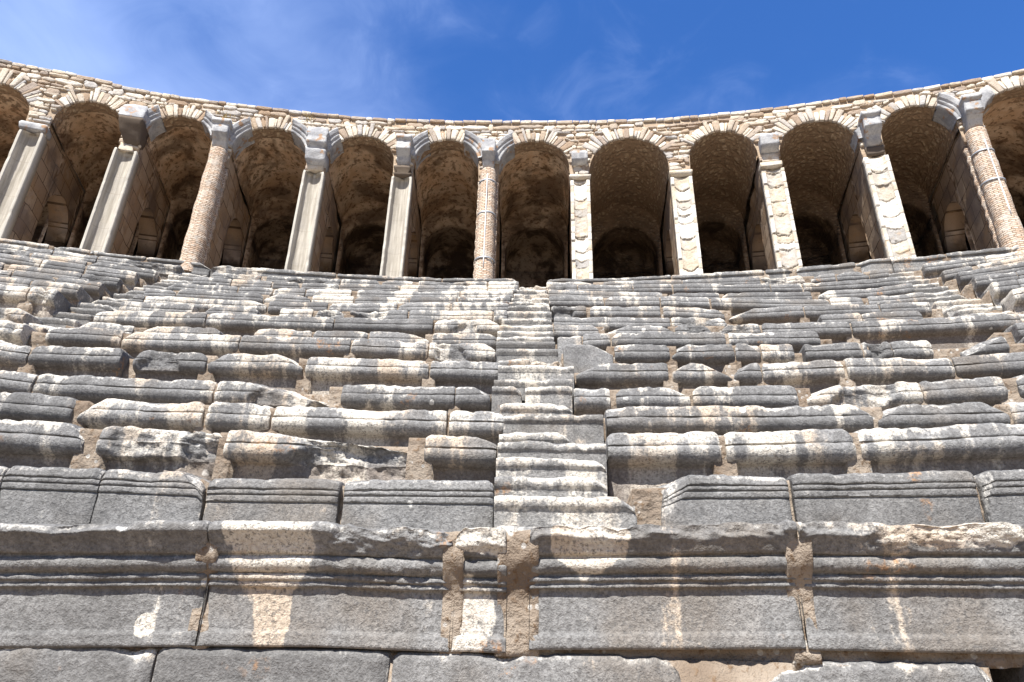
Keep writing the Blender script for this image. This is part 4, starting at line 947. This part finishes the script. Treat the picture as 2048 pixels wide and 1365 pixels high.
def pier(i, name, label, cat, group):
    t = empty(name, polar(PA[i], RG+.1, 9.2)); tag(t, label, cat, group)
    if i in (0, 12): return t
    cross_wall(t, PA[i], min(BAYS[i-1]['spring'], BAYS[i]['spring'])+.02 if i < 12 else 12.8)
    return t
GP, GC = 'piers of the arcade', 'round brick columns of the arcade'
B_ = BAYS
def entabl(parent, a, z0, z1, w, proj, seed, ledge=True):
    """projecting block of the old entablature over a column: tapering soffit, fascia and rim"""
    h = z1-z0
    pr = [(z0, w*.72, .02, .30, 0), (z0+.10*h, w*.80, -proj*.25, .30, 0), (z0+.30*h, w*.84, -proj*.50, .30, 0), (z0+.34*h, w*.90, -proj*.72, .30, 0), (z0+.44*h, w*.92, -proj*.78, .30, 0), (z0+.46*h, w*.95, -proj*.92, .30, 0)]
    if ledge: pr += [(z0+.84*h, w*.95, -proj*.92, .30, 0), (z0+.86*h, w*1.08, -proj*1.08, .30, 0), (z1, w*1.10, -proj*1.10, .30, 0)]
    else: pr += [(z1, w*.98, -proj*.90, .30, 0)]
    return chunk('entablature_block', parent, a, [(p[0], p[1]*.90, p[2]*.88, p[3], p[4]) for p in pr], M['marble'], .022, seed, 9.0)
# P1
t = pier(1, 'arcade_pier', 'concave pale grey pier at the left end of the arcade, plain grey slab on top', 'pier', GP)
channel_front(t, PA[1], PT+.06, 3)
chunk('cap_slab', t, PA[1], [(PT+.07, .27, -.03, .3, 0), (PT+.20, .29, -.05, .3, 0), (PT+.27, .26, -.02, .3, 0)], M['marble'], .014, 4)
# P2
t = pier(2, 'arcade_pier', 'concave pale pier under a big drooping grey block, second pier from the left', 'pier', GP)
channel_front(t, PA[2], PT-.02, 5, ragged=.10)
chunk('rubble_core', t, PA[2], [(PT-.05, .16, .04, .3, -.02), (PT+.18, .12, .05, .3, -.05)], M['patch'], .03, 6)
chunk('entablature_block', t, PA[2], [(12.52, .07, .10, .3, .08), (12.62, .18, -.02, .3, .06), (12.80, .23, -.13, .3, .03), (13.00, .26, -.24, .3, 0), (13.12, .27, -.28, .3, 0)], M['dark_rock'], .03, 7, 5)
chunk('entablature_face', t, PA[2], [(13.125, .27, -.28, .3, -.01), (13.40, .28, -.22, .3, -.03), (13.56, .25, -.15, .3, -.02), (13.68, .16, -.06, .3, .02)], M['marble'], .018, 8)
springer(t, B_[2], -1, 14, 52, 2)
# P3
t = pier(3, 'brick_column', 'rough round brick column without straps under twin carved springer stones', 'column', GC)
brick_shaft(t, PA[3], 12.70, 4, .235, .205); backing(t, PA[3], 12.30, 3)
entabl(t, PA[3], 12.70, 13.42, .215, .36, 3)
springer(t, B_[2], 1, 18, 58, 3); springer(t, B_[3], -1, 8, 56, 4)
# P4
t = pier(4, 'arcade_pier', 'concave pale pier under a rough dark broken boulder-like block', 'pier', GP)
channel_front(t, PA[4], PT+.02, 9, ragged=.12)
chunk('rubble_core', t, PA[4], [(PT+.0, .17, .0, .3, .03), (PT+.14, .20, -.05, .3, .03)], M['patch'], .03, 12)
chunk('entablature_block', t, PA[4], [(12.52, .18, -.02, .3, .02), (12.62, .24, -.16, .3, .02), (12.86, .25, -.22, .3, .02), (12.95, .20, -.20, .3, 0), (13.05, .25, -.30, .3, 0), (13.25, .22, -.30, .3, 0), (13.32, .27, -.32, .3, 0), (13.52, .24, -.26, .3, -.01)], M['marble'], .045, 11, 4.5)
springer(t, B_[3], 1, 20, 66, 5); springer(t, B_[4], -1, 14, 50, 6)
# P5
t = pier(5, 'arcade_pier', 'concave pale pier under a stepped carved capital, left of the strapped brick column', 'pier', GP)
channel_front(t, PA[5], PT+.02, 13, ragged=.05)
chunk('capital', t, PA[5], [(PT+.0, .20, .02, .3, .01), (PT+.06, .22, -.05, .3, .01), (PT+.12, .15, .02, .3, 0), (PT+.18, .21, -.10, .3, 0), (PT+.28, .15, -.06, .3, 0)], M['dark_rock'], .018, 14)
entabl(t, PA[5], 12.68, 13.42, .20, .36, 5)
springer(t, B_[5], -1, 12, 58, 7)
# P6
t = pier(6, 'brick_column', 'middle brick column with three metal straps and a white gauge strip', 'column', GC)
brick_shaft(t, PA[6], 12.66, 14, .225, .195); backing(t, PA[6], 12.42, 8)
for z, r in ((12.26, .205), (11.30, .212), (10.02, .226)): strap(t, PA[6], z, r)
gauge(t, PA[6], 9.75, 12.40, -.005, .222)
entabl(t, PA[6], 12.66, 13.42, .19, .36, 6, ledge=False)
springer(t, B_[5], 1, 14, 64, 8); springer(t, B_[6], -1, 10, 58, 9)
# P7
t = pier(7, 'arcade_pier', 'slim straight patched pier at the head of the central stairs, rough grey block above', 'pier', GP)
patched_front(t, PA[7], PT-.02, 21, .235)
chunk('cap_slab', t, PA[7], [(PT-.015, .25, -.03, .3, 0), (PT+.05, .265, -.06, .3, 0), (PT+.075, .25, -.03, .3, 0)], M['patch'], .01, 15)
chunk('entablature_block', t, PA[7], [(12.84, .15, .02, .3, 0), (12.90, .20, -.10, .3, 0), (13.10, .20, -.14, .3, 0), (13.20, .16, -.06, .3, 0)], M['marble'], .02, 16)
# P8
t = pier(8, 'arcade_pier', 'patched pier with scalloped stones and an oval cap slab, no carved block above', 'pier', GP)
patched_front(t, PA[8], PT-.06, 23, .25)
chunk('cap_slab', t, PA[8], [(PT-.055, .25, .0, .3, 0), (PT+.01, .27, -.04, .3, 0), (PT+.07, .27, -.03, .3, 0), (PT+.09, .24, .0, .3, 0)], M['patch'], .012, 17)
# P9
t = pier(9, 'arcade_pier', 'patched scalloped pier under a small plain grey block and loose rubble', 'pier', GP)
patched_front(t, PA[9], PT-.04, 25, .25)
chunk('cap_slab', t, PA[9], [(PT-.035, .24, -.04, .3, -.02), (PT+.10, .25, -.02, .3, -.02), (PT+.16, .20, .05, .3, .02)], M['patch'], .02, 18)
chunk('rubble_core', t, PA[9], [(PT+.17, .19, .06, .3, 0), (PT+.40, .19, .05, .3, 0)], M['patch'], .02, 19)
chunk('entablature_block', t, PA[9], [(PT+.42, .20, .02, .3, 0), (PT+.52, .21, -.16, .3, 0), (PT+.78, .21, -.20, .3, 0), (PT+.86, .16, -.14, .3, 0)], M['marble'], .014, 20)
# P10
t = pier(10, 'arcade_pier', 'wide patched scalloped pier under a square grey entablature block, beside the right brick column', 'pier', GP)
patched_front(t, PA[10], PT-.04, 27, .25)
chunk('capital', t, PA[10], [(PT+.0, .18, .04, .3, .02), (PT+.20, .20, .0, .3, .02)], M['dark_rock'], .02, 21)
entabl(t, PA[10], PT+.22, PT+.95, .215, .40, 10)
springer(t, B_[9], 1, 6, 24, 10, True, .2)
# P11
t = pier(11, 'brick_column', 'leaning-looking brick column at the right end with two straps and white gauge strip', 'column', GC)
brick_shaft(t, PA[11], 12.62, 31, .235, .20); backing(t, PA[11], 12.30, 11)
for z, r in ((11.95, .212), (11.15, .222)): strap(t, PA[11], z, r)
gauge(t, PA[11], 10.2, 12.2, .03, .226)
entabl(t, PA[11], 12.62, 13.36, .20, .38, 12)
springer(t, B_[10], 1, 10, 56, 11); springer(t, B_[11], -1, 20, 58, 12, True)

# ---- dry weeds on the ledges
def weed(a, r, z, n, h, label, seed):
    rg = np.random.RandomState(seed); V, F = [], []
    for k in range(n):
        an = rg.uniform(0, 6.28); l = h*rg.uniform(.5, 1.1); lean = rg.uniform(.2, .9)*l; w = .006
        bx, by = rg.normal(0, .05, 2)
        p = [np.array([bx, by, 0]), np.array([bx+math.cos(an)*lean*.4, by+math.sin(an)*lean*.4, l*.6]), np.array([bx+math.cos(an)*lean, by+math.sin(an)*lean, l])]
        side = np.array([-math.sin(an), math.cos(an), 0])*w
        b = len(V)
        for q, ww in zip(p, (1, .9, .25)): V += [q-side*ww, q+side*ww]
        F += [[b, b+1, b+3, b+2], [b+2, b+3, b+5, b+4]]
        for m_ in range(3):
            c = p[2]+rg.normal(0, .018, 3); b = len(V); q = rg.normal(0, .012, (3, 3)); V += [c+q[0], c+q[1], c+q[2], c-q[0]]; F.append([b, b+1, b+2, b+3])
    base = polar(a, r, z)
    o = mesh('weed', np.array(V)+base, [np.array(F)], M['weed'], None, base, smooth=False)
    tag(o, label, 'weed', 'dry weeds on the arcade')
weed(PA[3]+.02, RG-.12, 13.42, 46, .26, 'dry weed tuft between the twin springers above the left brick column', 1)
weed(PA[5]+.62, RW_-.02, 13.66, 40, .24, 'dry weed tuft on the wall right of the stepped capital', 2)
weed(PA[4]-.55, RW_-.02, 13.98, 30, .16, 'small dry weed tuft on the wall above the boulder-topped pier', 3)

# ---------------------------------------------------------------- light, sky, camera
def world():
    w = bpy.data.worlds.new('World'); scene.world = w; w.use_nodes = True
    nt = w.node_tree; q = N(nt); bg = nt.nodes['Background']
    sky = q.n('ShaderNodeTexSky', sky_type='NISHITA'); sky.sun_disc = False
    sky.sun_elevation = math.radians(SUN_EL); sky.sun_rotation = math.radians(SUN_AZ)
    sky.air_density = 1.0; sky.dust_density = .3; sky.ozone_density = 3.0; sky.altitude = 300
    hs = q.n('ShaderNodeHueSaturation'); hs.inputs['Saturation'].default_value = 1.36; hs.inputs['Value'].default_value = 1.30; hs.inputs['Hue'].default_value = .512
    nt.links.new(sky.outputs[0], hs.inputs['Color'])
    tc = q.n('ShaderNodeTexCoord'); g = tc.outputs['Generated']
    mp = q.n('ShaderNodeMapping'); nt.links.new(g, mp.inputs[0]); mp.inputs['Scale'].default_value = (1.4, 1.4, 2.2); mp.inputs['Rotation'].default_value = (.2, .35, .3)
    c1 = q.noise(mp.outputs[0], 1.3, 5, .5, .3); c2 = q.noise(mp.outputs[0], 5.5, 5, .6, .8)
    xs = q.n('ShaderNodeSeparateXYZ'); nt.links.new(g, xs.inputs[0])
    left = q.ramp(xs.outputs[0], .16, -.55)
    cov = q.m('ADD', q.m('MULTIPLY', c1, .75), q.m('ADD', q.m('MULTIPLY', c2, .20), q.m('MULTIPLY', left, .30)))
    f = q.m('ADD', q.m('MULTIPLY', q.ramp(cov, .46, 1.02), .46), q.m('MULTIPLY_ADD', q.ramp(c2, .50, .80), .04, .03))
    c = q.mix(f, hs.outputs[0], (6.6, 8.0, 11.4))
    north = q.ramp(xs.outputs[1], -.25, .55)
    c = q.mix(1.0, c, q.mix(north, (.50, .485, .475), (1.0, 1.0, 1.0)), 'MULTIPLY')  # unseen southern sky dimmed to weaken the fill light
    nt.links.new(c, bg.inputs['Color']); bg.inputs['Strength'].default_value = .092
world()
sd = bpy.data.lights.new('sun', 'SUN'); sd.energy = 5.0; sd.angle = math.radians(.55); sd.color = (1.0, .98, .94)
so = bpy.data.objects.new('sun', sd); COL.objects.link(so)
e, az = math.radians(SUN_EL), math.radians(SUN_AZ)
to = Vector((math.sin(az)*math.cos(e), math.cos(az)*math.cos(e), math.sin(e)))
so.rotation_euler = to.to_track_quat('Z', 'Y').to_euler(); so.location = (0, 0, 60)
cp, sp_ = math.cos(CAM['pitch']), math.sin(CAM['pitch']); yw = CAM['yaw']
fwd = Vector((math.sin(yw)*cp, math.cos(yw)*cp, sp_)); rt = Vector((math.cos(yw), -math.sin(yw), 0)); up = rt.cross(fwd)
cr, sr = math.cos(CAM['roll']), math.sin(CAM['roll'])
rt, up = cr*rt+sr*up, cr*up-sr*rt
cam = bpy.data.cameras.new('camera'); cam.lens = CAM['lens']; cam.sensor_width = 36; cam.sensor_fit = 'HORIZONTAL'; cam.clip_end = 6000; cam.clip_start = .05
co = bpy.data.objects.new('camera', cam); COL.objects.link(co)
mw = Matrix((rt, up, -fwd)).transposed().to_4x4(); mw.translation = Vector((0, CAM['yloc'], CAM['ze'])); co.matrix_world = mw
scene.camera = co
for o in scene.objects:
    if '_loc' in o: del o['_loc']
vs = scene.view_settings; vs.view_transform = 'Standard'; vs.look = 'None'; vs.exposure = .94; vs.gamma = 1.0
